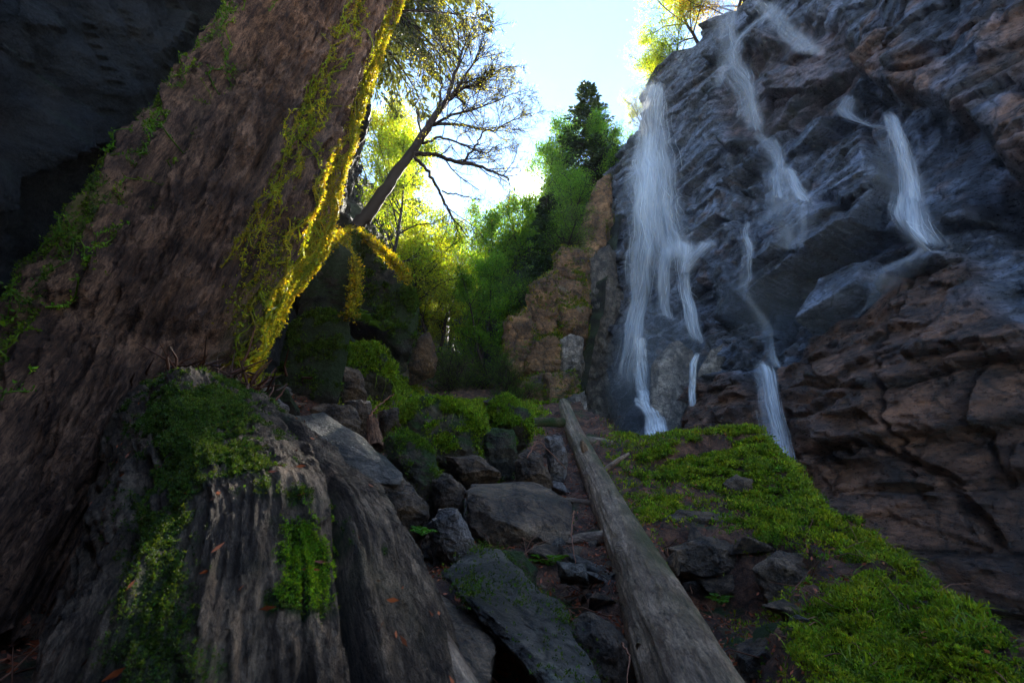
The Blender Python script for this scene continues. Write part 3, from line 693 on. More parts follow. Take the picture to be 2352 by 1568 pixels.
big = thing('old_tree', 'giant leaning old tree with shaggy brown bark and moss tinted sunlit gold on its right side', 'tree', (AX[1][0], AX[1][1], 0.2))
place_wood('trunk', d, M['bark'], mossA, big)
# hanging moss: wavy strands tinted as if sunlit down the flank, plus shoots on the ridges
def phs_index(d, s, ph):
    i = np.clip((s / d['S'][-1 if len(d['S']) == d['ns'] * d['nphi'] else d['ns'] * d['nphi'] - 1] * (d['ns'] - 1)).astype(int), 0, d['ns'] - 1)
    j = ((ph + np.pi) / (2 * np.pi) * d['nphi']).astype(int) % d['nphi']
    return i * d['nphi'] + j
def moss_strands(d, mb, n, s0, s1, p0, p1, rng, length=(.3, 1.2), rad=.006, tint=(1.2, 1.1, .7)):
    for k in range(n):
        s = rng.uniform(s0, s1); ph = rng.uniform(p0, p1); ln = rng.uniform(*length); m = max(8, int(ln / .045))
        sv = s - np.linspace(0, ln, m)
        wv = np.cumsum(rng.normal(size=m) * .035); pv = ph + wv - wv.mean()
        idx = phs_index(d, np.clip(sv, 0, None), pv)
        pts = d['P'][idx] + d['n'][idx] * rng.uniform(.015, .05)
        pts[1:-1] = (pts[:-2] + pts[1:-1] + pts[2:]) / 3
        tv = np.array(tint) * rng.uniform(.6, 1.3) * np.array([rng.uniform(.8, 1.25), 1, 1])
        mb.tube(pts, rad * rng.uniform(.6, 1.5), 4, tv, rough=.35)
        kk = m * 3; ii = rng.integers(0, m, kk)
        sprigs(mb, pts[ii] + rng.normal(size=(kk, 3)) * .006, d['n'][idx][ii], .02, 3, .0, 1.0, tv, .3, rng)
rg = np.random.default_rng(21)
mb = MB()
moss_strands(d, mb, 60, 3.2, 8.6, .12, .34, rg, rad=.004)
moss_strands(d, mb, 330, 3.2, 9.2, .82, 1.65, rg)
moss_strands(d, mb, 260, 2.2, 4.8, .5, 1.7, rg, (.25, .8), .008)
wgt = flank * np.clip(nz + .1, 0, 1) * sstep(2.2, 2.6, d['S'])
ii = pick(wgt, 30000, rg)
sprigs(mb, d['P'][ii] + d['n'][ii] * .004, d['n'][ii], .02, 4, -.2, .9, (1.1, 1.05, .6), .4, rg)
tag(mb.build('hanging_moss', M['sunmoss'], big), kind='stuff')
mb = MB()
wgt = (1 - sstep(-.95, -.5, d['PH'])) * np.clip(nz - .02, 0, 1) * sstep(-2.1, -1.7, d['PH'])
ii = pick(wgt, 16000, rg)
sprigs(mb, d['P'][ii] + d['n'][ii] * .004, d['n'][ii], .016, 5, 0, 1.0, (.6, .7, .5), .45, rg)
moss_strands(d, mb, 90, .8, 8.0, -1.25, -.6, rg, (.1, .5), .0035, (.8, .95, .5))
tag(mb.build('moss_cushion', M['moss'], big), kind='stuff')
BIG = d
# --- the foreground log
AXF = np.array([at(446, 1010, 2.42), at(500, 1110, 1.95), at(560, 1270, 1.42), at(625, 1500, .98), [-.1, .42, .38], [.1, .1, .15]])
def fore_disp(s, ph, P, r):
    q = np.stack([np.cos(ph) * .36, np.sin(ph) * .36, s * .34], -1)
    a = .006 * np.round(3 * perlin(q * np.array([14, 14, 10]), 128)) + .055 * fbm(q * np.array([3, 3, 5]), 3, 121) + .03 * fbm(q * np.array([12, 12, 8]), 4, 122) * .6 + .011 * fbm(q * np.array([26, 26, 9]), 4, 126, ridged=True) + .010 * fbm(q * np.array([50, 50, 22]), 3, 123, ridged=True)
    cr = fbm(q * np.array([11, 11, 2.2]), 3, 124)
    a -= .07 * (1 - sstep(.0, .05, np.abs(cr))) * sstep(.35, .6, s) * sstep(-.1, .25, fbm(q * np.array([9, 9, 9]), 3, 127))
    a -= .10 * np.exp(-((ph + .62 + .06 * np.sin(s * 5)) / .045) ** 2) * sstep(.5, .9, s) + .08 * np.exp(-((ph - .55 - .04 * np.sin(s * 4)) / .05) ** 2) * sstep(1.0, 1.4, s)
    a += .06 * np.exp(-((ph - .05) / .35) ** 2) * np.exp(-((s - .42) / .22) ** 2)
    return a
d = wood('f', AXF, [.36, .35, .335, .30, .25, .24], 620, 560, fore_disp, None, 2)
cap(d, .12, rg, -1, .2)
nz = fbm(d['P'] * 4.5, 5, 130); nzf = fbm(d['P'] * 18, 4, 131)
mx = np.full(len(d['P']), -1.0)
px_, py_ = proj(d['P']); pp = np.stack([px_, py_], -1)
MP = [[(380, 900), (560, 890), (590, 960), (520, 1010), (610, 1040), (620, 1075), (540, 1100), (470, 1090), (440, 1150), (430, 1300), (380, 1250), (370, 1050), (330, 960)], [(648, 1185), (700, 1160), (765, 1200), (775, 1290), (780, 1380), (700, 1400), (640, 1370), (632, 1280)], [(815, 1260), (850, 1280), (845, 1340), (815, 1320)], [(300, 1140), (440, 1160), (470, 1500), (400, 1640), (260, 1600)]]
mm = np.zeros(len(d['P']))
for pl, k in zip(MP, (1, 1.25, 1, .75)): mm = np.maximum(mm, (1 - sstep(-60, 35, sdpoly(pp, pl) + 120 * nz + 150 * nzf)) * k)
front = (d['n'] * (CAM - d['P'])).sum(1) > 0
mm *= front
fore = thing('fallen_log', 'huge cracked weathered log with green moss patches in the left foreground', 'log', (AXF[3][0], AXF[3][1], .3))
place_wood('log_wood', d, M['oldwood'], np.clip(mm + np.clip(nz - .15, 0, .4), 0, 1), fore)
mb = MB()
ii = pick(mm ** 2 * (.1 + np.clip(nz + 1.2 * nzf + .1, 0, 1)) * np.clip(d['S'] > 0, 0, 1) / np.clip(np.linalg.norm(d['P'] - CAM, axis=1), .5, 9) ** .5, 32000, rg)
P_ = d['P'][ii]
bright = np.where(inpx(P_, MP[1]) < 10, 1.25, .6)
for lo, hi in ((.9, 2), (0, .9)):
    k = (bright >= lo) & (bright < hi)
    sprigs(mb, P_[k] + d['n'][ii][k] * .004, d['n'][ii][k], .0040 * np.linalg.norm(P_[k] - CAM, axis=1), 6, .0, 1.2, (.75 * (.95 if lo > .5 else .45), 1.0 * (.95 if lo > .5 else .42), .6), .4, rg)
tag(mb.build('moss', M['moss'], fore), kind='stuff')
# broken branch stub, splintered end
c0 = at(474, 1000, 1.99); 
st = wood('s', [c0 - [0, 0, .04], c0 + [-.01, -.03, .06], c0 + [.0, -.06, .15]], [.062, .058, .055], 40, 48, lambda s, ph, P, r: .006 * fbm(P * 30, 3, 5) + .004 * fbm(np.stack([np.cos(ph) * 3, np.sin(ph) * 3, s * 4], -1), 3, 6, ridged=True), None, 3)
cap(st, .03, rg, 1, .03); place_wood('branch_stub', st, M['oldwood'], np.zeros(len(st['P'])), fore)
mb = MB()
for k in range(120):
    a = rg.uniform(-2.2, 2.2); p = AXF[0] + np.array([rg.normal() * .22, rg.normal() * .12, .28 + rg.normal() * .05])
    v = np.array([rg.normal() * .7, rg.normal() * .5, rg.uniform(-.1, .8)]); v /= np.linalg.norm(v)
    mb.tube([p, p + v * .06 + rg.normal(size=3) * .01, p + v * rg.uniform(.08, .22) + rg.normal(size=3) * .02], [.008, .006, .002], 5, np.array([.6, .45, .35]) * rg.uniform(.3, 1.3))
tag(mb.build('splinters', M['litter'], fore), kind='stuff')
# bits of bark and needles lying on the log
d0 = d
mb = MB(); top = (d['n'][:, 2] > .25) & front
ii = pick(top * 1.0, 260, rg)
mb.leaves(d['P'][ii] + d['n'][ii] * .004, rg.uniform(.008, .03, 260), np.cross(d['n'][ii], rg.normal(size=(260, 3))), .28, np.array([1.6, .9, .5]) * rg.uniform(.3, 2.0, (260, 1)), rng=rg)
tag(mb.build('leaf_litter', M['litter']), 'dead needles and bark chips strewn over the big foreground log', 'leaf litter', kind='stuff')
# --- smooth log up the middle
AXL = np.array([at(1294, 925, 8.6), at(1318, 990, 7.6), at(1345, 1050, 6.6), at(1385, 1130, 5.2), at(1425, 1220, 3.9), at(1478, 1330, 2.95), at(1530, 1450, 2.25), at(1585, 1570, 1.82), at(1650, 1720, 1.45), [.62, .7, -.1]])
RL = [.09, .125, .14, .15, .155, .16, .16, .155, .15, .15]
def mid_disp(s, ph, P, r):
    q = np.stack([np.cos(ph), np.sin(ph), s * .35], -1)
    a = .03 * fbm(q * 1.5, 3, 141) + .007 * sstep(.02, .08, fbm(q * np.array([2.2, 2.2, 2.2]), 4, 145)) + .006 * fbm(q * np.array([7, 7, 5]), 4, 142, ridged=True) + .002 * fbm(q * np.array([30, 30, 14]), 2, 143)
    for (s_, p_, a_, w_) in ((6.1, .3, .05, .06), (4.6, -.5, .035, .05), (3.4, .8, .04, .05), (2.2, -.2, .04, .05)): a += a_ * np.exp(-(((s - s_) / (w_ * 2)) ** 2 + ((ph - p_) * r / w_) ** 2))
    return a
d = wood('m', AXL, RL, 520, 160, mid_disp, None, 4)
cap(d, .16, rg, -1, .1)
nz = fbm(d['P'] * 2.2, 4, 150)
mid = thing('fallen_log', 'long smooth grey-brown log sloping up the middle towards the falls', 'log', (AXL[5][0], AXL[5][1], AXL[5][2] - .2))
mm = np.clip((nz + .25) * 2.5, 0, 1) * np.maximum(1 - sstep(-1.0, .1, d['PH']), .6 * (1 - sstep(1.5, 3.5, d['S'])))
place_wood('log_wood', d, M['log'], mm, mid)
for (px, py, Y, v, r0, ln) in ((1345, 1040, 6.35, (-.3, -.5, .7), .05, .2), (1395, 1075, 6.2, (.8, -.2, .5), .035, .35), (1375, 1235, 3.75, (-1, -.2, -.1), .05, .28), (1492, 1372, 2.45, (.05, -.6, .7), .038, .07), (1340, 1155, 5.0, (-.9, -.3, .1), .04, .25), (1500, 1490, 2.0, (-.6, -.6, .2), .03, .1)):
    c0 = at(px, py, Y); v = np.array(v); v /= np.linalg.norm(v)
    stb = wood('s', [c0 - v * .1, c0, c0 + v * ln * .6 + [0, 0, .01], c0 + v * ln], [r0 * 1.25, r0, r0 * .8, r0 * .45], 30, 28, lambda s, ph, P, r: .12 * r * fbm(P * 25, 3, 5), None, 3)
    cap(stb, .02, rg, 1, .01); place_wood('branch_stub', stb, M['log'], np.zeros(len(stb['P'])), mid)
# short log lying across behind it
def logpiece(px0, px1, r0, r1, label, seed, mat='log', moss=.5, cat='log', nm='fallen_log', ns=160, nph=64, rough=.1):
    a = np.array([at(*p) for p in (px0, px1)]); m = (a[0] + a[1]) / 2 + [0, 0, .02]
    dd = wood('x', [a[0], m, a[1]], [r0, (r0 + r1) / 2, r1], ns, nph, lambda s, ph, P, r: r * (rough * 1.6 * fbm(P * 4, 3, seed) + rough * fbm(np.stack([np.cos(ph) * 2.5, np.sin(ph) * 2.5, s * 2], -1), 4, seed + 1, ridged=True)), None, 3)
    cap(dd, r1 * .5, rg, 1, r1 * .4); cap2 = dd
    mo = np.clip(fbm(dd['P'] * 3, 4, seed + 2) * 2 + moss, 0, 1)
    o = place_wood(nm, dd, M[mat], mo, None, loc=a.mean(0) - [0, 0, r0])
    return tag(o, label, cat)
logpiece((1340, 1012, 7.6), (1448, 1038, 7.4), .09, .095, 'short mossy log lying across behind the long grey log', 160)
logpiece((1175, 975, 6.6), (1292, 970, 7.2), .06, .07, 'dark thin log resting between the mossy hump and the long log', 163, 'oldwood', .6)
logpiece((855, 965, 4.9), (862, 1030, 4.6), .05, .07, 'reddish splintered stump of dead wood between two boulders', 166, 'bark', -.5, 'stump', 'stump', rough=.25)
logpiece((30, 1568, 1.9), (235, 1120, 2.6), .13, .09, 'mossy slanting root lit yellow in the gap at the lower left', 170, 'bark', .45, 'root', 'tree_root', rough=.25)
logpiece((1080, 1640, .78), (930, 1385, 1.12), .028, .022, 'pale bare branch pressed against the side of the foreground log', 173, 'log', -.6, 'branch', 'branch')
logpiece((1505, 1560, 2.3), (1470, 1450, 2.5), .03, .02, 'small broken stick poking up left of the long log', 176, 'log', -.6, 'stick', 'stick') if False else None
# ------------------------------------------------------------------ rocks
_ico = {}
def ico(k):
    if k not in _ico:
        bm = bmesh.new(); bmesh.ops.create_icosphere(bm, subdivisions=k, radius=1)
        bm.verts.ensure_lookup_table(); _ico[k] = (np.array([v.co[:] for v in bm.verts]), np.array([[v.index for v in f.verts] for f in bm.faces])); bm.free()
    return _ico[k]
def hull_shape(pts, sub=5, seed=0, rough=.05, detail=.5, layers=0.0):
    """angular rock that fills the convex hull of pts, with chipped faces"""
    pts = np.asarray(pts, float)
    bm = bmesh.new()
    for p in pts: bm.verts.new(p)
    r = bmesh.ops.convex_hull(bm, input=bm.verts); bm.normal_update()
    cen = pts.mean(0); pl = []
    for f in bm.faces:
        n = np.array(f.normal[:]); dd = (np.array(f.verts[0].co[:]) - cen) @ n
        if dd < 0: n, dd = -n, -dd
        if f.calc_area() > 1e-7: pl.append((n, dd))
    bm.free()
    D, F = ico(sub); size = np.linalg.norm(pts - cen, axis=1).mean()
    rng = np.random.default_rng(seed)
    # stretch the directions to the shape so that long slabs keep even facets
    C_ = np.cov((pts - cen).T); w_, E = np.linalg.eigh(C_); sc = np.sqrt(np.maximum(w_, w_.max() * .03)); D = (D * sc) @ E.T; D /= np.linalg.norm(D, axis=1)[:, None]
    for k in range(5):                                             # chipped corners
        n = rng.normal(size=3); n /= np.linalg.norm(n)
        ext = ((pts - cen) @ n).max(); pl.append((n, ext * rng.uniform(.8, .93)))
    best = np.full(len(D), 1e9)
    for n, dd in pl:
        c = D @ n; rr_ = np.where(c > 1e-4, dd / np.maximum(c, 1e-4), 1e9); best = np.minimum(best, rr_)
    P = cen + D * best[:, None]
    q = P / size
    hsh = rng.uniform(0, 50, 3)
    dsp = rough * 1.1 * fbm(q * 1.3 + hsh, 4, seed) + rough * .35 * fbm(q * 4 + hsh, 4, seed + 1) + rough * .2 * fbm(q * 3 + hsh, 3, seed + 9, ridged=True) + rough * .18 * fbm(q * 13 + hsh, 3, seed + 2)
    if layers: dsp += layers * fbm(q * np.array([1.5, 1.5, 9]) + hsh, 3, seed + 3, ridged=True)
    # stepped chips
    st_ = perlin(q * 2.6 + hsh, seed + 5); dsp += rough * .7 * np.round(st_ * 3) / 3
    s2 = perlin(q * np.array([5, 5, 8]) + hsh, seed + 6); dsp += rough * .35 * np.round(s2 * 3) / 3 + rough * .12 * fbm(q * 30 + hsh, 2, seed + 7)
    P = P + D * (dsp * size)[:, None]
    return P, F
ROCKS = []
def rock(px, depth, thick, label, mat='brown', seed=0, down=.25, rough=.11, sub=6, back_up=0.0, cat='boulder', nm='boulder', depths=None, layers=0.0, moss=0, mseed=0, mtint=(.7, .9, .6), msize=.02, group=None, grass=0):
    px = np.array(px, float); Y = np.full(len(px), float(depth)) if depths is None else np.array(depths, float)
    f = at(px[:, 0], px[:, 1], Y)
    c = f.mean(0); dirv = c - CAM; dirv[2] = 0; dirv /= np.linalg.norm(dirv)
    b = c + (f - c) * .86 + dirv * thick + np.array([0, 0, back_up - .1 * thick])
    fr = c + (f - c) * .62 - dirv * min(.12, thick * .2)
    low = f[f[:, 2] < c[2]] - np.array([0, 0, down]) + dirv * thick * .4
    P, F = hull_shape(np.concatenate([f, b, fr, low]), sub, seed, rough, layers=layers)
    o = obj(nm, P, F, M[mat], loc=(c[0], c[1], P[:, 2].min()))
    tag(o, label, cat, group); ROCKS.append((o, P, F))
    if moss:
        n = np.zeros_like(P); tri = P[F]; fn = np.cross(tri[:, 1] - tri[:, 0], tri[:, 2] - tri[:, 0])
        for k in range(3): np.add.at(n, F[:, k], fn)
        n /= np.linalg.norm(n, axis=1)[:, None] + 1e-12
        vis = ((CAM - P) * n).sum(1) > -.1
        area = np.zeros(len(P)); np.add.at(area, F.ravel(), np.repeat(np.linalg.norm(fn, axis=1), 3))
        wgt = area * vis * np.clip(1.3 * fbm(P * 3.2 / max(.6, depth / 6), 4, 300 + seed + mseed) + .9 * fbm(P * 9, 3, 340 + seed) + .08 + .4 * n[:, 2], 0, 1) ** 2.4 * (.10 + sstep(-.15, .5, n[:, 2]))
        ii = pick(wgt, moss, RNG); mb = MB()
        P_ = P[ii] + RNG.normal(size=(moss, 3)) * .02
        sprigs(mb, P_, n[ii], msize, 5, .4, .8, mtint, .4)
        tag(mb.build('moss', M['moss'], o), kind='stuff')
        if grass:
            ii = pick(wgt * np.clip(n[:, 2] + .3, 0, 1), grass, RNG); mb = MB()
            tv = np.clip(1 + .3 * RNG.normal(size=(grass, 1)), .3, 2) * np.array(mtint)
            mb.blades(P[ii], n[ii] * .6 + [0, 0, .5] + .6 * RNG.normal(size=(grass, 3)), RNG.uniform(2, 7, grass) * msize, msize * .28, .8, 3, tv)
            tag(mb.build('grass_tuft', M['grass'], o), kind='stuff')
    return o
rock([(655, 962), (742, 945), (838, 1008), (928, 1088), (918, 1116), (845, 1108), (755, 1062), (662, 1022)], 3.6, .35, 'long grey slab with pale lichen spots right of the big foreground log', 'slate', 1, depths=[3.5, 3.9, 3.7, 3.4, 3.3, 3.25, 3.3, 3.35], down=.1, rough=.05)
rock([(800, 1085), (930, 1092), (986, 1165), (972, 1192), (900, 1200), (845, 1160)], 3.4, .5, 'dark brown wedge of rock under the lower end of the lichened slab', 'brown', 2)
rock([(715, 1082), (800, 1098), (850, 1132), (838, 1165), (790, 1165), (730, 1130)], 3.0, .35, 'small blue-grey rock tucked under the lichened slab', 'grey', 3)
rock([(878, 985), (905, 973), (992, 1040), (1022, 1118), (1010, 1162), (955, 1125), (895, 1058)], 4.0, .5, 'leaning boulder with a green mossy back behind the lichened slab', 'mossy', 4, moss=4000, msize=.013, mtint=(.5, .65, .5))
rock([(1068, 1125), (1090, 1112), (1228, 1106), (1312, 1150), (1318, 1208), (1292, 1258), (1130, 1226), (1078, 1192)], 3.7, .55, 'square boulder with a flat top and dark mossy side left of the long log', 'brown', 5, depths=[3.75, 4.3, 4.5, 4.0, 3.75, 3.6, 3.45, 3.6], rough=.05, down=.15, moss=1500, msize=.016, mtint=(.4, .6, .5))
rock([(985, 1192), (1012, 1172), (1052, 1165), (1088, 1240), (1050, 1256), (1000, 1226)], 3.25, .35, 'pale pinkish triangular rock left of the square mossy boulder', 'pale', 6)
rock([(1014, 1314), (1097, 1258), (1148, 1262), (1225, 1343), (1300, 1420), (1372, 1551), (1380, 1640), (1277, 1600), (1106, 1397), (1050, 1352)], 2.0, .35, 'long dark angular slab slanting down in the bottom centre', 'slate', 7, depths=[2.25, 2.6, 2.6, 2.3, 2.0, 1.7, 1.55, 1.5, 1.85, 2.0], down=.05, rough=.10, sub=6, moss=1500, msize=.009, mtint=(.4, .5, .5))
rock([(955, 1372), (993, 1359), (1101, 1424), (1139, 1483), (1115, 1600), (1020, 1600), (968, 1411)], 1.75, .3, 'dark rock between the foreground log and the long dark slab', 'brown', 8, depths=[1.9, 2.05, 1.9, 1.75, 1.55, 1.5, 1.75])
rock([(1310, 1444), (1349, 1411), (1412, 1447), (1437, 1475), (1440, 1600), (1376, 1600), (1320, 1500)], 1.95, .3, 'brown rock against the lower left flank of the long log', 'brown', 9)
rock([(1146, 1262), (1200, 1270), (1228, 1310), (1218, 1342), (1170, 1316)], 2.75, .3, 'small olive stained rock behind the top of the long dark slab', 'mossy', 10)
rock([(1183, 1060), (1205, 1030), (1240, 1038), (1270, 1105), (1190, 1100)], 4.9, .4, 'dark pointed rock between the square boulder and the long log', 'brown', 11)
rock([(1252, 1003), (1288, 998), (1303, 1052), (1262, 1058)], 5.6, .35, 'small upright grey block beside the upper part of the long log', 'pale', 12)
rock([(712, 940), (742, 926), (820, 932), (826, 985), (762, 990)], 4.6, .4, 'dark rounded rock behind the lichened slab', 'brown', 13)
rock([(790, 920), (850, 916), (856, 958), (815, 965)], 5.1, .3, 'small dark rock left of the mossy hump', 'brown', 14)
rock([(900, 965), (925, 925), (985, 912), (1060, 930), (1105, 985), (1095, 1065), (1030, 1075), (950, 1030)], 5.2, 1.0, 'big hump of rock under a thick bright green moss cap in the centre', 'mossy', 15, moss=17000, mtint=(.95, 1.05, .6), msize=.024, grass=1100)
rock([(1120, 930), (1165, 912), (1220, 945), (1212, 985), (1140, 985)], 5.9, .6, 'low mossy rock on the crest right of the green hump', 'mossy', 16, moss=9000, mtint=(.85, 1.0, .6), msize=.024, grass=600)
rock([(598, 930), (638, 874), (660, 895), (690, 938)], 4.6, .4, 'small dark triangular rock at the foot of the mossy column', 'deepmoss', 17)
rock([(1112, 920), (1158, 907), (1172, 916), (1168, 928), (1120, 930)], 6.6, .3, 'thin flat stone lying on the grassy crest', 'grey', 18, down=.05)
rock([(600, 945), (655, 955), (660, 1010), (620, 990)], 3.9, .3, 'grey cracked rock between the big log and the lichened slab', 'grey', 19)
rock([(585, 925), (640, 915), (665, 935), (610, 945)], 4.3, .3, 'pale topped stone behind the big foreground log', 'pale', 20)
rock([(650, 770), (702, 712), (800, 722), (806, 765), (772, 935), (690, 945), (618, 925)], 6.6, .9, 'tall mossy block standing behind the foot of the giant trunk', 'deepmoss', 21, rough=.06, sub=6, moss=5000, mtint=(.4, .5, .4), msize=.03)
rock([(690, 722), (705, 575), (760, 545), (812, 585), (815, 650), (800, 725)], 7.0, .9, 'dark overhanging rock stacked on the tall mossy block', 'deepmoss', 22, rough=.12, sub=6, layers=.05)
rock([(775, 545), (830, 520), (925, 600), (932, 680), (968, 740), (962, 790), (922, 812), (868, 765), (805, 705), (800, 600)], 8.2, 1.5, 'huge rounded dark overhang shaggy with moss in the left middle', 'deepmoss', 23, rough=.07, sub=6, moss=9000, mtint=(.35, .45, .4), msize=.05)
rock([(778, 838), (828, 845), (842, 905), (785, 905)], 6.9, .5, 'dark brown stone under the bright grassy ledge', 'brown', 24)
rock([(775, 800), (860, 790), (900, 830), (905, 880), (830, 880), (790, 850)], 7.6, .8, 'grassy rock ledge between the mossy block and the dark overhang', 'mossy', 25, moss=7000, mtint=(1.0, 1.1, .5), msize=.055, grass=900)
rock([(948, 778), (985, 765), (1004, 800), (1000, 835), (940, 852)], 10.5, .9, 'jumble of pale brown rock at the far foot of the dark overhang', 'outcrop', 26)
rock([(1505, 1200), (1560, 1172), (1690, 1182), (1700, 1225), (1600, 1240), (1512, 1240)], 4.4, .6, 'flat brown ledge stone right of the long log', 'brown', 27, down=.05)
rock([(1516, 1250), (1592, 1232), (1730, 1250), (1745, 1310), (1620, 1340), (1530, 1320)], 4.0, .6, 'lower flat ledge stone above the dark earth bank', 'brown', 28, down=.1)
rock([(1735, 1310), (1790, 1262), (1855, 1270), (1925, 1350), (1900, 1440), (1780, 1430)], 3.5, .6, 'angular dark block jutting from the bank under the moss', 'brown', 29)
rock([(1690, 1500), (1760, 1470), (1800, 1500), (1790, 1560), (1700, 1560)], 2.5, .4, 'low dark rock at the bottom right of the long log', 'brown', 30)
rock([(1655, 1110), (1690, 1088), (1728, 1100), (1732, 1145), (1662, 1150)], 5.2, .5, 'bare brown rock peeping from under the moss of the right mound', 'brown', 31, down=.05)
rock([(800, 1175), (860, 1165), (905, 1175), (880, 1205), (810, 1200)], 2.9, .25, 'flat dark stone below the blue-grey rock', 'brown', 32, down=.05)
rock([(170, 1352), (230, 1338), (252, 1380), (180, 1390)], 2.6, .3, 'pale stone seen through the gap under the trunk at lower left', 'pale', 33, down=.05)
rock([(1280, 1290), (1340, 1300), (1352, 1328), (1290, 1322)], 2.7, .25, 'dark split stone in the hollow left of the long log', 'grey', 34, down=.05)
rock([(1400, 1555), (1432, 1520), (1440, 1600), (1400, 1610)], 1.75, .12, 'little dark stone wedged under the long log', 'brown', 35, down=.02) if False else None
rock([(985, 1090), (1030, 1085), (1068, 1120), (1060, 1165), (1010, 1160)], 3.9, .35, 'cracked brown rock left of the square boulder', 'brown', 36)
rock([(1020, 1045), (1100, 1050), (1150, 1085), (1060, 1100)], 4.7, .4, 'rubbly brown rock under the green hump', 'brown', 37, down=.1)
rock([(870, 945), (915, 935), (930, 990), (880, 985)], 5.2, .4, 'dark stone left of the bright green hump', 'brown', 38)
rock([(1100, 985), (1180, 985), (1190, 1040), (1110, 1050)], 5.4, .4, 'shadowed rock below the low mossy rock on the crest', 'mossy', 39, moss=900, mtint=(.6, .8, .5), msize=.03)
# wet blocks at the foot of the falls
rock([(1495, 835), (1535, 790), (1578, 770), (1592, 800), (1600, 860), (1590, 1005), (1500, 1005), (1492, 900)], 11.6, 1.6, 'dark pointed block standing in the spray at the foot of the main fall', 'grey', 40, rough=.05)
rock([(1605, 850), (1630, 805), (1660, 790), (1682, 800), (1700, 850), (1668, 1015), (1600, 1010)], 11.2, 1.4, 'dark wet block right of the small fall at the base', 'grey', 41, rough=.05)
rock([(1700, 835), (1740, 800), (1768, 815), (1760, 842), (1715, 850)], 10.6, .8, 'small wet stone on the shelf under the middle trickle', 'grey', 42)
rock([(1768, 800), (1790, 760), (1830, 755), (1842, 800), (1800, 845), (1770, 835)], 10.2, .8, 'grey squarish block above the lower right fall', 'grey', 43)
rock([(1545, 600), (1570, 585), (1592, 610), (1590, 655), (1540, 650)], 15.0, .9, 'dark hump that splits the main fall', 'grey', 45)
rock([(1345, 600), (1402, 560), (1425, 700), (1415, 985), (1338, 1000), (1335, 800)], 15.6, 1.6, 'dark rock added for the black shade of the cleft between the rusty crag and the falls', 'slate', 60, rough=.16, layers=.1, down=1.0)  # dark rock put in where the cleft is only deep shade
# the rusty outcrop left of the falls: one crag of many angular blocks
oc = thing('rock_outcrop', 'tall rust coloured crag of stacked angular blocks left of the falls', 'rock outcrop', at(1260, 960, 12.6))
orng = np.random.default_rng(8); TUFTS = []
def block(px, Y, thick, mat='outcrop', seed=0, rough=.1):
    px = np.array(px, float); f = at(px[:, 0], px[:, 1], Y); c = f.mean(0); dv_ = c - CAM; dv_[2] = 0; dv_ /= np.linalg.norm(dv_)
    P, F = hull_shape(np.concatenate([f, c + (f - c) * .9 + dv_ * thick, c + (f - c) * .7 - dv_ * thick * .12]), 6, seed, rough, layers=.04)
    ob_ = obj('rock_block', P, F, M[mat], oc)
    tri = P[F]; fn = np.cross(tri[:, 1] - tri[:, 0], tri[:, 2] - tri[:, 0]); ar = np.linalg.norm(fn, axis=1); fc = tri.mean(1); fu = fn / ar[:, None]
    wv_ = ar * (((CAM - fc) * fu).sum(1) > 0) * np.clip(fbm(fc * 1.1, 3, 610) + .5 * fu[:, 2] + .02, 0, 1)
    if mat == 'outcrop' and wv_.sum() > 0:
        ii = pick(wv_ ** 2, 420, orng); mbm = MB()
        for lo, hi, tn in ((0, 260, (.5, .62, .5)), (260, 420, (.9, .62, .4))): sprigs(mbm, fc[ii[lo:hi]], fu[ii[lo:hi]], .07, 5, .4, .8, tn, .4, orng, .3)
        TUFTS.append(mbm)
for k, (pl, Y, th, mt) in enumerate([
    (((1272, 585), (1292, 570), (1348, 572), (1354, 640), (1330, 655), (1270, 640)), 13.6, 1.6, 'outcrop'), (((1262, 640), (1352, 648), (1356, 712), (1300, 725), (1258, 705)), 13.5, 1.5, 'outcrop'),
    (((1215, 655), (1270, 620), (1300, 700), (1285, 790), (1200, 780)), 13.4, 1.6, 'outcrop'), (((1280, 700), (1354, 705), (1344, 775), (1290, 790)), 13.2, 1.5, 'outcrop'),
    (((1160, 740), (1215, 700), (1240, 790), (1210, 880), (1150, 850)), 12.9, 1.4, 'outcrop'), (((1225, 775), (1290, 770), (1300, 840), (1250, 880), (1205, 850)), 12.7, 1.3, 'outcrop'),
    (((1285, 780), (1340, 770), (1335, 860), (1290, 870)), 12.7, 1.4, 'grey'), (((1190, 870), (1250, 850), (1275, 930), (1240, 975), (1180, 950)), 12.2, 1.2, 'outcrop'),
    (((1250, 860), (1325, 850), (1335, 915), (1300, 960), (1255, 940)), 12.0, 1.2, 'outcrop'), (((1268, 930), (1340, 900), (1352, 985), (1280, 1000)), 11.8, 1.1, 'grey'), (((1205, 930), (1275, 930), (1280, 1000), (1200, 995)), 11.6, 1.1, 'outcrop'),
    (((1312, 590), (1340, 490), (1388, 385), (1404, 400), (1400, 560), (1365, 640)), 16.6, 1.5, 'outcrop'), (((1350, 560), (1400, 420), (1420, 500), (1400, 660), (1350, 680)), 17.2, 1.5, 'grey')]):
    block(pl, Y, th, mt, 500 + k, .11)
tv_ = MB()
for b_ in TUFTS:
    for V_, F_, T_ in zip(b_.V, b_.F4, b_.T): tv_.add(V_, F_ - F_.min(), T_)
tag(tv_.build('grass_tuft', M['moss'], oc), kind='stuff')
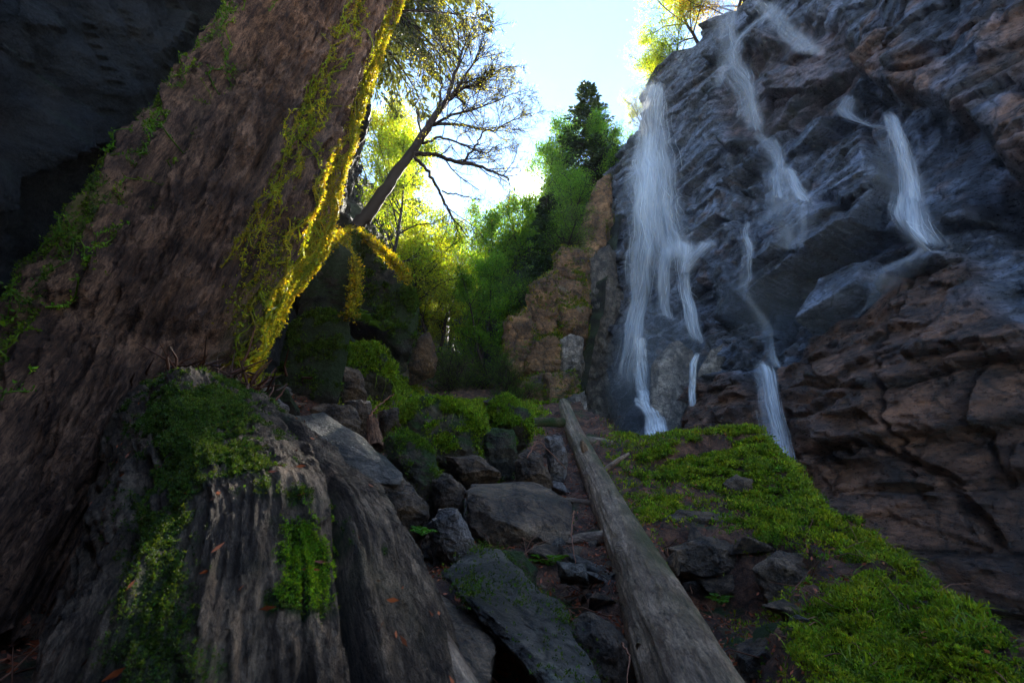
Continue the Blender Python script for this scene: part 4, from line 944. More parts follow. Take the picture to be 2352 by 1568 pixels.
# loose stones on the path between the boulders
lst = []
for k in range(8):
    P, F = hull_shape(RNG.normal(size=(11, 3)) * np.array([1, .8, .5]), 3, 400 + k, .06); s_ = np.abs(P).max(); lst.append(mesh('stone', P / s_, F, M[('grey', 'brown', 'pale', 'brown')[k % 4]]))
zones = [((880, 1330), (1010, 1250)), ((1010, 1330), (930, 1230)), ((1220, 1410), (1280, 1470)), ((880, 1400), (960, 1320)), ((1480, 1560), (1080, 1200)), ((900, 1080), (880, 930)), ((1110, 1060), (1200, 1110)), ((1320, 1300), (1400, 1360)), ((560, 900), (700, 940)), ((1180, 1130), (1320, 1290))]
rs = np.random.default_rng(5)
cnt = 0
for k in range(900):
    if cnt >= 150: break
    z_ = zones[rs.integers(len(zones))]
    px = rs.uniform(min(z_[0][0], z_[1][0]), max(z_[0][0], z_[1][0])); py = rs.uniform(min(z_[0][1], z_[1][1]), max(z_[0][1], z_[1][1]))
    dirr = ray(px, py); hit = None
    for t in np.linspace(1.2, 9, 160):
        p = CAM + dirr * t
        if p[2] < gz(p[0], p[1]): hit = p; break
    if hit is None: continue
    o = bpy.data.objects.new('stone', lst[rs.integers(8)]); LINK(o); s_ = rs.uniform(.03, .1) * (1.6 if cnt % 6 == 0 else 1) * (.5 + .22 * hit[1])
    o.location = (hit[0], hit[1], gz(hit[0], hit[1]) + .02); o.scale = (s_, s_ * rs.uniform(.7, 1.2), s_ * rs.uniform(.6, 1)); o.rotation_euler = (rs.uniform(-.4, .4), rs.uniform(-.4, .4), rs.uniform(0, 6))
    tag(o, 'small loose broken stone lying among leaf litter between the boulders', 'stone', 'loose stones on the path'); cnt += 1
ANG = []
for k in range(7):
    P, F = hull_shape(RNG.normal(size=(12, 3)) * np.array([1, .75, .55]), 5, 460 + k, .08); ANG.append(mesh('boulder', P / np.abs(P).max(), F, M[('brown', 'grey', 'brown', 'mossy')[k % 4]]))
cnt = 0
tz = [(600, 900, 900, 1010), (700, 940, 1000, 1120), (850, 930, 1080, 1100), (1060, 1000, 1290, 1110), (900, 1150, 1090, 1330), (1180, 1260, 1400, 1440), (780, 880, 960, 960), (1480, 1290, 1850, 1500)]
for k in range(400):
    if cnt >= 62: break
    z_ = tz[rs.integers(len(tz))]; px = rs.uniform(z_[0], z_[2]); py = rs.uniform(z_[1], z_[3]); dirr = ray(px, py); hit = None
    for t in np.linspace(1.5, 9, 160):
        p = CAM + dirr * t
        if p[2] < gz(p[0], p[1]): hit = p; break
    if hit is None: continue
    o = bpy.data.objects.new('boulder', ANG[rs.integers(7)]); LINK(o); s_ = rs.uniform(.05, .11) * (.55 + .32 * hit[1])
    o.location = (hit[0], hit[1], gz(hit[0], hit[1]) + .3 * s_); o.scale = (s_, s_ * rs.uniform(.7, 1.2), s_ * rs.uniform(.7, 1.1)); o.rotation_euler = (rs.uniform(-.6, .6), rs.uniform(-.6, .6), rs.uniform(0, 6))
    tag(o, 'medium angular rock wedged in the tumble between the two big logs', 'boulder', 'rocks filling the tumble'); cnt += 1
# ------------------------------------------------------------------ moss, grass, litter on the ground
rg = np.random.default_rng(31)
gx_, gy_ = proj(G); gp = np.stack([gx_, gy_], -1)
front = (GN * (CAM - G)).sum(1) > -.2
garea = (np.radians(.24) * R_ * R_ * .0133).ravel()
inview = (G[:, 1] > .3) & (gx_ > -200) & (gx_ < 2600) & (gy_ < 1800)
def scatter(mb_fn, wgt, n):
    ii = pick(wgt, n, rg); P = G[ii] + np.column_stack([rg.normal(size=n), rg.normal(size=n), np.zeros(n)]) * (.012 * np.linalg.norm(G[ii] - CAM, axis=1))[:, None] * .5
    return P, GN[ii]
MOUND = [(1430, 1060), (1460, 1035), (1600, 990), (1745, 975), (1800, 1075), (1890, 1180), (2000, 1260), (2110, 1340), (2210, 1440), (2400, 1600), (2400, 1700), (1950, 1700), (1800, 1500), (1830, 1380), (1960, 1330), (1850, 1240), (1760, 1250), (1680, 1190), (1640, 1150), (1480, 1175), (1560, 1110), (1500, 1080)]
mn = fbm(G * 2.3, 4, 71); mn2 = fbm(G * 7, 3, 72)
sd1 = sdpoly(gp, MOUND)
mn3 = fbm(G * 1.1 + 7, 3, 73)
wm = (1 - sstep(-40, 15, sd1 + 90 * mn3 + 40 * mn)) * sstep(-.30, -.12, mn + .6 * mn2) * (GS.ravel() < .35) * (gx_ > 1380)
wm = np.maximum(wm, .6 * sstep(-.25, 0, GS.ravel()) * (GS.ravel() < .4) * (G[:, 1] > 1.2) * (G[:, 1] < 9) * (gx_ > 1420))
wm = np.maximum(wm, .07 * (1 - sstep(0, 160, sd1)) * (GS.ravel() < .3) * (gx_ > 1380) * np.clip(mn2 + .3, 0, 1))
wbase = inview * garea * wm
mb = MB()
P, n = scatter(None, wbase * np.clip(.45 + mn2, .05, 1) / np.clip(np.linalg.norm(G - CAM, axis=1), 1, 20) ** 1.1, 70000)
cl_ = fbm(P * 4.5, 3, 75); near_k = np.clip((5.2 - P[:, 1]) / 3.5, 0, 1)
for lo, hi, tn in ((-9, -.12, (.62, .75, .6)), (-.12, .15, (1.0, 1.0, .7)), (.15, 9, (1.3, 1.15, .7))):
    k = (cl_ >= lo) & (cl_ < hi)
    sprigs(mb, P[k] + np.array([0, 0, 1.]) * (.05 * np.clip(cl_[k] + .4, 0, 1))[:, None], n[k], .0058 * np.linalg.norm(P[k] - CAM, axis=1), 6, .45, 1.0, tn, .4, rg, aspect=.42)
tag(mb.build('moss_carpet', M['moss']), 'bright green carpet of moss draped over the right hand mound', 'moss', kind='stuff')
mb = MB()
def grass_at(n, wgt, ln, wd, bend=.5, tint=(1, 1, .7), spread=.5):
    P, nn = scatter(None, wgt, n)
    D = np.array([0, 0, 1.0]) + .3 * nn + spread * rg.normal(size=(n, 3))
    tv = np.clip(1 + .3 * rg.normal(size=(n, 1)), .3, 2) * np.array(tint) * np.concatenate([np.clip(1 + .2 * rg.normal(size=(n, 1)), .6, 1.7), np.ones((n, 2))], 1)
    mb.blades(P, D, rg.uniform(*ln, n), wd * rg.uniform(.6, 1.4, n), bend, 3, tv, rng=rg)
tuft = np.clip(fbm(G * 3.1, 3, 81) - .08, 0, 1)
grass_at(7000, wbase * tuft, (.06, .2), .008)
grass_at(1500, wbase * np.clip(fbm(G * 1.4, 3, 85) - .1, 0, 1) * (G[:, 1] < 4), (.1, .26), .006, .8, (1, .9, .5), .7)
CREST = [(770, 790), (860, 780), (930, 850), (1010, 900), (1080, 905), (1200, 930), (1230, 970), (1150, 1000), (1090, 1080), (1020, 1060), (1040, 960), (900, 930), (800, 930), (760, 900)]
wc = inview * garea * (1 - sstep(-20, 40, sdpoly(gp, CREST) + 40 * mn)) * (G[:, 1] > 4) * (G[:, 1] < 12)
grass_at(5200, wc * (.2 + tuft * 3), (.08, .26), .014, .6, (1.05, 1.05, .6), .6)
tag(mb.build('grass', M['grass']), 'tufts of fresh green grass on the mound and along the crest', 'grass', kind='stuff')
mb = MB(); P, n = scatter(None, wc * np.clip(.3 + mn2, .05, 1), 16000)
sprigs(mb, P, n, .05, 6, .6, .8, (1.05, 1.1, .6), .4, rg)
tag(mb.build('crest_moss', M['moss']), 'green moss and herbs covering the crest beyond the rocks', 'moss', kind='stuff')
mb = MB(); wl_ = inview * garea / np.clip(np.linalg.norm(G - CAM, axis=1), 1, 30) ** 1.2 * (GS.ravel() < .2) * (np.abs(G[:, 0]) < 4) * (G[:, 1] < 9) * np.clip(.5 + fbm(G * 2, 3, 88), .05, 1)
P, n = scatter(None, wl_, 20000); P[:, 2] += .012
dv_ = np.cross(n, rg.normal(size=(20000, 3)))
mb.leaves(P, rg.uniform(.012, .045, 20000), dv_ + .35 * n * rg.normal(size=(20000, 1)), .38, np.array([1.7, 1.0, .75]) * rg.uniform(.2, 2.2, (20000, 1)), rng=rg)
P, n = scatter(None, wl_, 1500); P[:, 2] += .015
dv_ = np.cross(n, rg.normal(size=(1500, 3)))
for p_, d_ in zip(P, dv_):
    d_ = d_ / (np.linalg.norm(d_) + 1e-9); L_ = rg.uniform(.05, .3); a_ = p_ + d_ * L_ * .5; a_[2] = max(a_[2], p_[2]) + .02
    mb.tube([p_, a_ + rg.normal(size=3) * .012, p_ + d_ * L_ + [0, 0, rg.uniform(0, .04)]], [.004, .003, .0015], 3, np.array([.9, .8, .75]) * rg.uniform(.4, 1.8))
tag(mb.build('leaf_litter', M['litter']), 'brown dead leaves and thin twigs scattered between the rocks', 'leaf litter', kind='stuff')
# ferns: each its own thing, each frond a part
def fern(px, py, Y, size, label, n=7, tint=(.6, .9, .6), up=.9, drop=True):
    c = at(px, py, Y)
    if drop: c[2] = max(gz(c[0], c[1]), c[2] - .1) if abs(gz(c[0], c[1]) - c[2]) < .25 else c[2]
    root = thing('fern', label, 'fern', c)
    for k in range(n):
        a = k * 2 * np.pi / n + rg.normal() * .3; v = np.array([math.cos(a), math.sin(a), up + rg.normal() * .2]); v /= np.linalg.norm(v); L_ = size * rg.uniform(.7, 1.15)
        t = np.linspace(0, 1, 14); cur = c + v * (L_ * t)[:, None] + np.array([0, 0, -1]) * (L_ * .45 * t * t)[:, None]
        mb = MB(); mb.tube(cur, .004 * size * 2 * (1.1 - t), 4, np.array([.5, .6, .4]))
        tg = np.gradient(cur, axis=0); tg /= np.linalg.norm(tg, axis=1)[:, None]; sdv = np.cross(tg, [0, 0, 1]); sdv /= np.linalg.norm(sdv, axis=1)[:, None] + 1e-9
        w_ = size * .26 * np.sin(np.pi * np.clip(t * .92 + .08, 0, 1)) ** .8
        for sg in (-1, 1): mb.leaves(cur, w_, sdv * sg + tg * .45 + rg.normal(size=(14, 3)) * .08, .3, np.tile(np.array(tint) * rg.uniform(.7, 1.3), (14, 1)), rng=rg)
        mb.build('frond', M['grass'], root)
fern(970, 1230, 3.05, .16, 'small bluish green fern on the leaf litter left of the pale triangular rock', tint=(.35, .8, .9))
fern(1262, 1262, 3.3, .22, 'drooping fern in front of the square mossy boulder', tint=(.5, .75, .6))
fern(1895, 1215, 4.3, .3, 'tall upright fern on the edge of the right mound', up=2.2, tint=(.8, 1, .6))
fern(1935, 1235, 4.05, .26, 'spreading fern beside the tall fern on the mound edge', tint=(.75, 1, .6))
fern(1450, 1075, 7.3, .3, 'light green fern by the end of the short log', tint=(.9, 1, .6))
fern(608, 868, 4.4, .2, 'yellow-green fern glowing at the foot of the giant trunk', tint=(1.4, 1.2, .5))
fern(820, 735, 7.8, .55, 'fern hanging over the dark mossy overhang', n=9, tint=(.6, .8, .5), drop=False)
fern(880, 760, 8.0, .5, 'fern on the slope just right of the hanging fern', n=9, tint=(.6, .75, .5), drop=False)
fern(1650, 1350, 3.6, .16, 'small fern in the shade of the earth bank', tint=(.4, .65, .5))
fern(1810, 1420, 2.9, .22, 'fern low on the shaded right slope', tint=(.5, .85, .6))
fern(1255, 935, 11.5, .6, 'grassy fern clump at the foot of the orange outcrop', n=10, tint=(.7, .8, .4), drop=False)
# bare twigs
def twig(pts, r, label, nm='twig'):
    P = np.array([at(*p) for p in pts]); t = np.linspace(0, 1, 24); k = np.linspace(0, 1, len(P))
    C_ = np.stack([np.interp(t, k, P[:, a]) for a in range(3)], -1); C_[1:-1] = (C_[:-2] + C_[1:-1] * 2 + C_[2:]) / 4; C_ += rg.normal(size=C_.shape) * r * .5
    mb = MB(); mb.tube(C_, np.linspace(r, r * .4, 24), 6, np.array([1.6, 1.5, 1.5])); tag(mb.build(nm, M['litter']), label, 'twig')
twig([(1318, 1172, 3.5), (1312, 1230, 3.3), (1322, 1300, 3.1)], .006, 'thin pale twig hanging down beside the long log')
twig([(1428, 1475, 1.75), (1447, 1505, 1.7), (1440, 1568, 1.6)], .004, 'pale curved twig at the lower left edge of the long log')
twig([(848, 955, 5.0), (870, 930, 5.1), (905, 905, 5.3)], .012, 'crooked twig sticking up beside the splintered stump')
twig([(1210, 1050, 4.6), (1235, 1010, 4.8), (1300, 1075, 4.6)], .008, 'arched twig over the dark pointed rock')
twig([(1780, 1250, 4.1), (1880, 1290, 3.7), (2010, 1385, 3.1), (2120, 1470, 2.6)], .008, 'long dry stem lying along the right mound')
twig([(1735, 1500, 2.6), (1760, 1440, 2.7), (1835, 1400, 2.8)], .006, 'thin bent stem on the dark lower slope')
# ------------------------------------------------------------------ trees
def limb(p0, v, L, seg, rng, wob=.15, grav=0.0):
    pts = [np.array(p0, float)]; v = np.array(v, float); v /= np.linalg.norm(v)
    for k in range(seg):
        v = v + rng.normal(size=3) * wob + np.array([0, 0, grav]); v /= np.linalg.norm(v); pts.append(pts[-1] + v * L / seg)
    return np.array(pts)
def rperp(t, ang, rng):
    q = rng.normal(size=3); q -= (q @ t) * t; q /= np.linalg.norm(q) + 1e-9
    return t * math.cos(ang) + q * math.sin(ang)
def branch_out(mb, tips, pts, r, lvl, rng, dens=6, ratio=.5, ang=.8, wob=.2, grav=.02, t0=.25, rmin=.003, maxl=3, tint=(1, 1, 1)):
    """side branches along one limb"""
    L = np.linalg.norm(np.diff(pts, axis=0), axis=1).sum(); n = len(pts)
    for k in range(int(dens)):
        t = rng.uniform(t0, 1.0); i = min(int(t * (n - 1)), n - 2); f = t * (n - 1) - i
        p = pts[i] * (1 - f) + pts[i + 1] * f; tg = pts[i + 1] - pts[i]; tg = tg / np.linalg.norm(tg)
        ll = L * ratio * (1.15 - .6 * t) * rng.uniform(.6, 1.3); rr_ = max(r * (1 - .6 * t) * .55, rmin)
        q = limb(p, rperp(tg, ang * rng.uniform(.6, 1.3), rng), ll, 4 if lvl < maxl else 3, rng, wob, grav)
        mb.tube(q, np.linspace(rr_, rr_ * .4, len(q)), 5 if lvl < 2 else 3, np.array(tint))
        if lvl < maxl: branch_out(mb, tips, q, rr_, lvl + 1, rng, dens * .75, ratio, ang, wob, grav, .2, rmin, maxl, tint)
        if lvl >= maxl - 1:
            for s in np.linspace(.3, 1, 5): 
                a = s * (len(q) - 1); b = min(int(a), len(q) - 2); tips.append(q[b] * (1 - (a - b)) + q[b + 1] * (a - b))
def decid(seed, H=8.0, spread=.42, nleaf=15000, leaf=.11, lean=(0, 0), bare=.2, clump=.16, stems=1, dens=7, tintv=.3):
    rng = np.random.default_rng(seed); mb = MB(); tips = []
    for s in range(stems):
        v = np.array([lean[0] + rng.normal() * .12 * stems, lean[1] + rng.normal() * .12 * stems, 1.0])
        tr = limb((0, 0, -.8), v, H * rng.uniform(.8, .95) + .8, 10, rng, .07, .02)
        r0 = .018 * H; mb.tube(tr, np.linspace(r0, r0 * .2, len(tr)), 8, rough=.06)
        branch_out(mb, tips, tr, r0 * .8, 1, rng, dens=15, ratio=spread, ang=.95, wob=.16, grav=.03, t0=bare, maxl=3)
    tips = np.array(tips); 
    ii = rng.integers(0, len(tips), nleaf)
    P = tips[ii] + rng.normal(size=(nleaf, 3)) * clump * np.array([1, 1, .7])
    cl = fbm(P * .8, 2, seed)
    tv = np.clip(1 + tintv * rng.normal(size=(nleaf, 1)) + .5 * cl[:, None], .3, 2) * np.ones((1, 3)); tv[:, 0] *= np.clip(1 + .15 * rng.normal(size=nleaf), .6, 1.5)
    lf = MB(); lf.leaves(P, leaf * rng.uniform(.6, 1.3, nleaf), None, .6, tv, rng=rng, fold=.12)
    return mb, lf
def conif(seed, H=10.0, width=.2, nb=90, droop=.12, leaf=.16, per=46, t0=.12, gaps=.15, tipup=.0):
    rng = np.random.default_rng(seed); mb = MB(); lf = MB()
    tr = limb((0, 0, -.8), (0, 0, 1), H + .8, 12, rng, .015, 0); r0 = .014 * H
    mb.tube(tr, np.linspace(r0, r0 * .08, len(tr)), 8)
    for k in range(nb):
        t = t0 + (1 - t0) * (k + rng.random()) / nb
        if rng.random() < gaps: continue
        i = min(int((t * H + .8) / (H + .8) * (len(tr) - 1)), len(tr) - 2); p = tr[i] + (tr[i + 1] - tr[i]) * rng.random()
        a = rng.uniform(0, 2 * np.pi); L = H * width * (1.05 - t) ** .75 * rng.uniform(.55, 1.2) + .15
        v = np.array([math.cos(a), math.sin(a), .25 + tipup - .35 * (1 - t)])
        q = limb(p, v, L, 6, rng, .06, -droop * .5)
        mb.tube(q, np.linspace(.012 * L + .008, .004, len(q)), 4)
        m = int(per * (.4 + L / (H * width)))
        tt_ = rng.uniform(.12, 1, m); ax = tt_ * (len(q) - 1); b = np.minimum(ax.astype(int), len(q) - 2); f = (ax - b)[:, None]
        c = q[b] * (1 - f) + q[b + 1] * f; tg = q[b + 1] - q[b]; tg /= np.linalg.norm(tg, axis=1)[:, None]
        sd_ = np.cross(tg, [0, 0, 1]); sg = rng.choice([-1, 1], m)[:, None]
        off = rng.uniform(0, .22, (m, 1)) * L * (1.1 - tt_[:, None])
        dr = sd_ * sg * .8 + tg * .6 + np.array([0, 0, -droop * 1.5]) + rng.normal(size=(m, 3)) * .25
        P = c + sd_ * sg * off + np.array([0, 0, -1.0]) * off * droop * 1.5
        tv = np.clip(1 + .3 * rng.normal(size=(m, 1)), .35, 2) * np.ones((1, 3)); tv *= np.clip(.8 + .5 * tt_[:, None], .5, 1.4)
        lf.leaves(P, leaf * rng.uniform(.6, 1.4, m), dr, .3, tv, rng=rng)
    return mb, lf
PROTO = {}
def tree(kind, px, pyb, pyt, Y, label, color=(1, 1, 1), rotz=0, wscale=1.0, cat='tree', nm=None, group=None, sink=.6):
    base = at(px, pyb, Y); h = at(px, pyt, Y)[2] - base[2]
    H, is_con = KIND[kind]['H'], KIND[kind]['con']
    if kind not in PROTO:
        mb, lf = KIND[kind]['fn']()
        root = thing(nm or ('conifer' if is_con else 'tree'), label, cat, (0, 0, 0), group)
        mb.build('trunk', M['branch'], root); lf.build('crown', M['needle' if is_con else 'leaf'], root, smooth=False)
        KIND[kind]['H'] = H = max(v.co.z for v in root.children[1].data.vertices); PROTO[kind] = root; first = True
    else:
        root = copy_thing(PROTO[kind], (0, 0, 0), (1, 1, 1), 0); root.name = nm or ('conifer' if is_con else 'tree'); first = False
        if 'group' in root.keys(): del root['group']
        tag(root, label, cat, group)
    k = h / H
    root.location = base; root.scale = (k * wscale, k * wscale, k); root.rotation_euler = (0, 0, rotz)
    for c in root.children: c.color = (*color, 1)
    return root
KIND = {
 'oak': dict(H=8, con=False, fn=lambda: decid(201, 8, .46, 15000, .12, dens=7, clump=.22)),
 'maple': dict(H=8, con=False, fn=lambda: decid(202, 8, .52, 13000, .13, bare=.1, clump=.3)),
 'birch': dict(H=8, con=False, fn=lambda: decid(203, 8, .30, 13000, .12, bare=.3, clump=.2, stems=2)),
 'airy': dict(H=7, con=False, fn=lambda: decid(204, 7, .42, 8000, .10, bare=.2, clump=.2)),
 'shrub': dict(H=3, con=False, fn=lambda: decid(205, 3, .5, 9000, .07, bare=.02, clump=.12, stems=4)),
 'bare': dict(H=5, con=False, fn=lambda: decid(206, 5, .45, 120, .05, bare=.2)),
 'fir': dict(H=10, con=True, fn=lambda: conif(211, 10, .2, 190, .1, .2, 95)),
 'hemlock': dict(H=14, con=True, fn=lambda: conif(212, 14, .25, 330, .35, .13, 260, t0=.42)),
 'sparse': dict(H=10, con=True, fn=lambda: conif(213, 10, .15, 90, .15, .2, 45, gaps=.3)),
}
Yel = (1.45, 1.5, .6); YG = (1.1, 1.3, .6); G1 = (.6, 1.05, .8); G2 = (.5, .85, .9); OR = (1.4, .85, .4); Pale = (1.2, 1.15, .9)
T = tree
# left, sunlit
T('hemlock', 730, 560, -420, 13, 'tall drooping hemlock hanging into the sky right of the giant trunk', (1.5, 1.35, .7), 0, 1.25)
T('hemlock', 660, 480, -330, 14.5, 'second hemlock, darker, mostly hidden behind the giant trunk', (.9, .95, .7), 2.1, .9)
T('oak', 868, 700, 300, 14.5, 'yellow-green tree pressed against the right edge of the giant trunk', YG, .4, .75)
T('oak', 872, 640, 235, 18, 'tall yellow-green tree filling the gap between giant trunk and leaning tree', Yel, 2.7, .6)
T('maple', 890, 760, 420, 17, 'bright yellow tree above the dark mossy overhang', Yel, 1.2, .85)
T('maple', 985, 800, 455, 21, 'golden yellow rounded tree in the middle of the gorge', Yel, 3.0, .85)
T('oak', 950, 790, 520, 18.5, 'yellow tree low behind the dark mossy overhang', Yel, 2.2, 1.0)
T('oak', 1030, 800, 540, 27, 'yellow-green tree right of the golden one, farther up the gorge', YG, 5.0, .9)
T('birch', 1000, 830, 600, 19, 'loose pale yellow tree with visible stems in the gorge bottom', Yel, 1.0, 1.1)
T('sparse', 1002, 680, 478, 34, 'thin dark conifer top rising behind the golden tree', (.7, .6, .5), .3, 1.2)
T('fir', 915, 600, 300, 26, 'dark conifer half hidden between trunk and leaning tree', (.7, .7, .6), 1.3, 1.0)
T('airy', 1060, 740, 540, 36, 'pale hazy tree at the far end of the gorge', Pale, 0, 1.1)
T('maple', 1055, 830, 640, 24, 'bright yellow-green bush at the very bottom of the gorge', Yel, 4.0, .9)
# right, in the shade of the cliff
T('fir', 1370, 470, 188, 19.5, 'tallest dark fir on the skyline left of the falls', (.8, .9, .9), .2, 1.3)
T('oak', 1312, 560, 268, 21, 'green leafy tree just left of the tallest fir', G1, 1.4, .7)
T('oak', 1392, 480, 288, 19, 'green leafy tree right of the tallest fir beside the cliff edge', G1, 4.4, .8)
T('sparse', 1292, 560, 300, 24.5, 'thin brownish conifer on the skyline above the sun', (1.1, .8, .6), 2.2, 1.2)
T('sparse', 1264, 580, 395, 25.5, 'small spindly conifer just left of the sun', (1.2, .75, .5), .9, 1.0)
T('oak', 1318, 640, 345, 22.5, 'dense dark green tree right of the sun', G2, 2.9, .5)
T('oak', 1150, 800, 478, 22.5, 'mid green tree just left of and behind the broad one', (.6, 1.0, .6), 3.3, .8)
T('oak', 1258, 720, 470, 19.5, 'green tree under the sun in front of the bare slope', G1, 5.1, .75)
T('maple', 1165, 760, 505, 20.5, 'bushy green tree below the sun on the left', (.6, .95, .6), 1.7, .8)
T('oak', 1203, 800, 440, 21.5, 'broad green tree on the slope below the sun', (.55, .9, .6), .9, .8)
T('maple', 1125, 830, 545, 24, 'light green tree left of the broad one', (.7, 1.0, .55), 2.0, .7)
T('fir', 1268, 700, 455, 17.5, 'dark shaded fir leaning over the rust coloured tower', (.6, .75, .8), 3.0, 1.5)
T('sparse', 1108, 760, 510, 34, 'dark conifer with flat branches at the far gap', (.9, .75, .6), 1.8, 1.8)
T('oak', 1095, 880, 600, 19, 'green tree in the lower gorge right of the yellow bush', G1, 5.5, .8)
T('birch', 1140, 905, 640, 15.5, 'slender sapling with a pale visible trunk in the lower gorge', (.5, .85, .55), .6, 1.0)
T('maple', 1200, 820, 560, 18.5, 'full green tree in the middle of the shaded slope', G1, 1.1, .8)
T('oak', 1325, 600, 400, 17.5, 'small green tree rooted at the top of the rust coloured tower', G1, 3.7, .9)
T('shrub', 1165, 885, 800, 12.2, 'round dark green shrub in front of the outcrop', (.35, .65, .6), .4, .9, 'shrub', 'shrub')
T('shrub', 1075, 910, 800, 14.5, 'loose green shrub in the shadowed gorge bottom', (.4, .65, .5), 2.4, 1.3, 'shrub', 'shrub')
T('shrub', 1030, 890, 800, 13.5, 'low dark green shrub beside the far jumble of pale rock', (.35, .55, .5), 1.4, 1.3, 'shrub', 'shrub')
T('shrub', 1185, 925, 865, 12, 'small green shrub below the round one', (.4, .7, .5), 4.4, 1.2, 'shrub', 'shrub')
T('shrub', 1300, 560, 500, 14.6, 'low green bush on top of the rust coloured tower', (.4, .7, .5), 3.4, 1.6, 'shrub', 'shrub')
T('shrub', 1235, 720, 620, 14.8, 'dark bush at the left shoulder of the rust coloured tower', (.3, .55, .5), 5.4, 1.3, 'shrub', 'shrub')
# on top of the cliff
def top_tree(kind, px, py, hpx, back, label, color, rotz, w=1.0, nm=None):
    P = cliff_on(cliff_uv(np.array([px * 1.0]), np.array([py * 1.0])))[0]; P = P - CN * back * .8; Y = P[1]
    x, y = proj(P[None]); return T(kind, float(x[0]), float(y[0]), float(y[0]) - hpx * 1.5, Y, label, color, rotz, w, 'tree', nm)
top_tree('maple', 1655, 62, 150, .7, 'orange tinged tree on the cliff rim beside the top trickle', OR, .5, 1.0)
top_tree('oak', 1690, 30, 150, .8, 'olive dark tree highest on the cliff rim at the top edge', (.7, .7, .5), 3.5, 1.1)
top_tree('oak', 1605, 112, 130, .6, 'yellow-green tree on the cliff rim above the main fall', YG, 1.9, 1.0)
top_tree('maple', 1560, 150, 105, .6, 'small yellow tree on the cliff rim just above the lip of the main fall', Yel, 2.5, .9)
top_tree('airy', 1505, 205, 100, .5, 'small airy tree at the lip of the main fall', YG, .5, 1.0)
top_tree('bare', 1478, 235, 70, .4, 'leafless little tree left of the lip of the main fall', (1, 1, 1), .5, 1.3)
top_tree('airy', 1450, 290, 60, .4, 'small pale bush at the left corner of the cliff rim', Pale, 2.5, 1.0)
# --- the leaning, almost bare tree on the left
rng = np.random.default_rng(77); mb = MB(); tips = []
def L3(*pts):
    P = np.array([at(*p) for p in pts]); t = np.linspace(0, 1, len(pts) * 5); k = np.linspace(0, 1, len(P))
    Q_ = np.stack([np.interp(t, k, P[:, a]) for a in range(3)], -1)
    for _ in range(2): Q_[1:-1] = (Q_[:-2] + 2 * Q_[1:-1] + Q_[2:]) / 4
    return Q_ + rng.normal(size=Q_.shape) * .012
Yb = 9.0
limbs = [(L3((812, 530, Yb), (850, 485, Yb), (900, 412, Yb), (946, 350, Yb), (998, 268, Yb), (1026, 232, Yb)), .17, .075, 6),
 (L3((1026, 232, Yb), (1046, 170, 9.1), (1065, 110, 9.2), (1090, 50, 9.3)), .065, .012, 14), (L3((1026, 232, Yb), (1060, 205, 8.8), (1110, 190, 8.6), (1165, 150, 8.4)), .06, .012, 14),
 (L3((1000, 266, Yb), (1040, 215, 8.7), (1085, 150, 8.5), (1120, 90, 8.4)), .05, .01, 13), (L3((990, 285, Yb), (1060, 285, 9.3), (1130, 305, 9.6), (1200, 260, 9.9)), .045, .01, 13),
 (L3((946, 352, Yb), (1000, 356, 8.8), (1050, 372, 8.6), (1105, 382, 8.5), (1140, 398, 8.4), (1172, 412, 8.4)), .062, .014, 9), (L3((1062, 376, 8.6), (1095, 330, 8.5), (1110, 300, 8.4), (1160, 290, 8.4)), .03, .008, 8),
 (L3((950, 358, Yb), (985, 395, 8.7), (1008, 435, 8.6), (1024, 470, 8.6), (1040, 500, 8.6), (1075, 545, 8.6)), .045, .010, 7), (L3((970, 330, Yb), (1010, 315, 8.7), (1060, 330, 8.5), (1115, 355, 8.4), (1150, 330, 8.3)), .035, .008, 11),
 (L3((972, 325, Yb), (960, 280, 9.3), (955, 240, 9.5), (975, 190, 9.7)), .03, .008, 9), (L3((1010, 250, Yb), (1015, 190, 9.4), (1010, 130, 9.6), (1030, 80, 9.8)), .035, .008, 11), (L3((1015, 440, 8.6), (1060, 450, 8.4), (1105, 460, 8.3)), .02, .006, 6),
 (L3((985, 290, Yb), (1040, 262, 8.6), (1100, 250, 8.4), (1180, 215, 8.3)), .04, .008, 13)]
for q, r0, r1, n_ in limbs:
    mb.tube(q, np.linspace(r0, r1, len(q)), 8, rough=.05)
    if r0 < .1: branch_out(mb, tips, q, r0 * .7, 1, rng, dens=n_ * 1.3, ratio=.45, ang=.75, wob=.16, grav=.01, t0=.2, rmin=.0032, maxl=3, tint=(2.4, 2.3, 2.0))
lean = thing('leaning_tree', 'nearly bare dark tree leaning right across the sky with tiny yellow buds', 'tree', at(812, 530, Yb))
mb.build('trunk', M['branch'], lean)
tips = np.array(tips); ii = rng.integers(0, len(tips), 11000)
lf = MB(); lf.leaves(tips[ii] + rng.normal(size=(11000, 3)) * .05, rng.uniform(.02, .05, 11000), None, .45, np.clip(1 + .3 * rng.normal(size=(11000, 1)), .4, 2) * np.array([1.25, 1.05, .6]), rng=rng)
o = lf.build('crown', M['leaf'], lean, smooth=False); o.color = (1, 1, 1, 1)
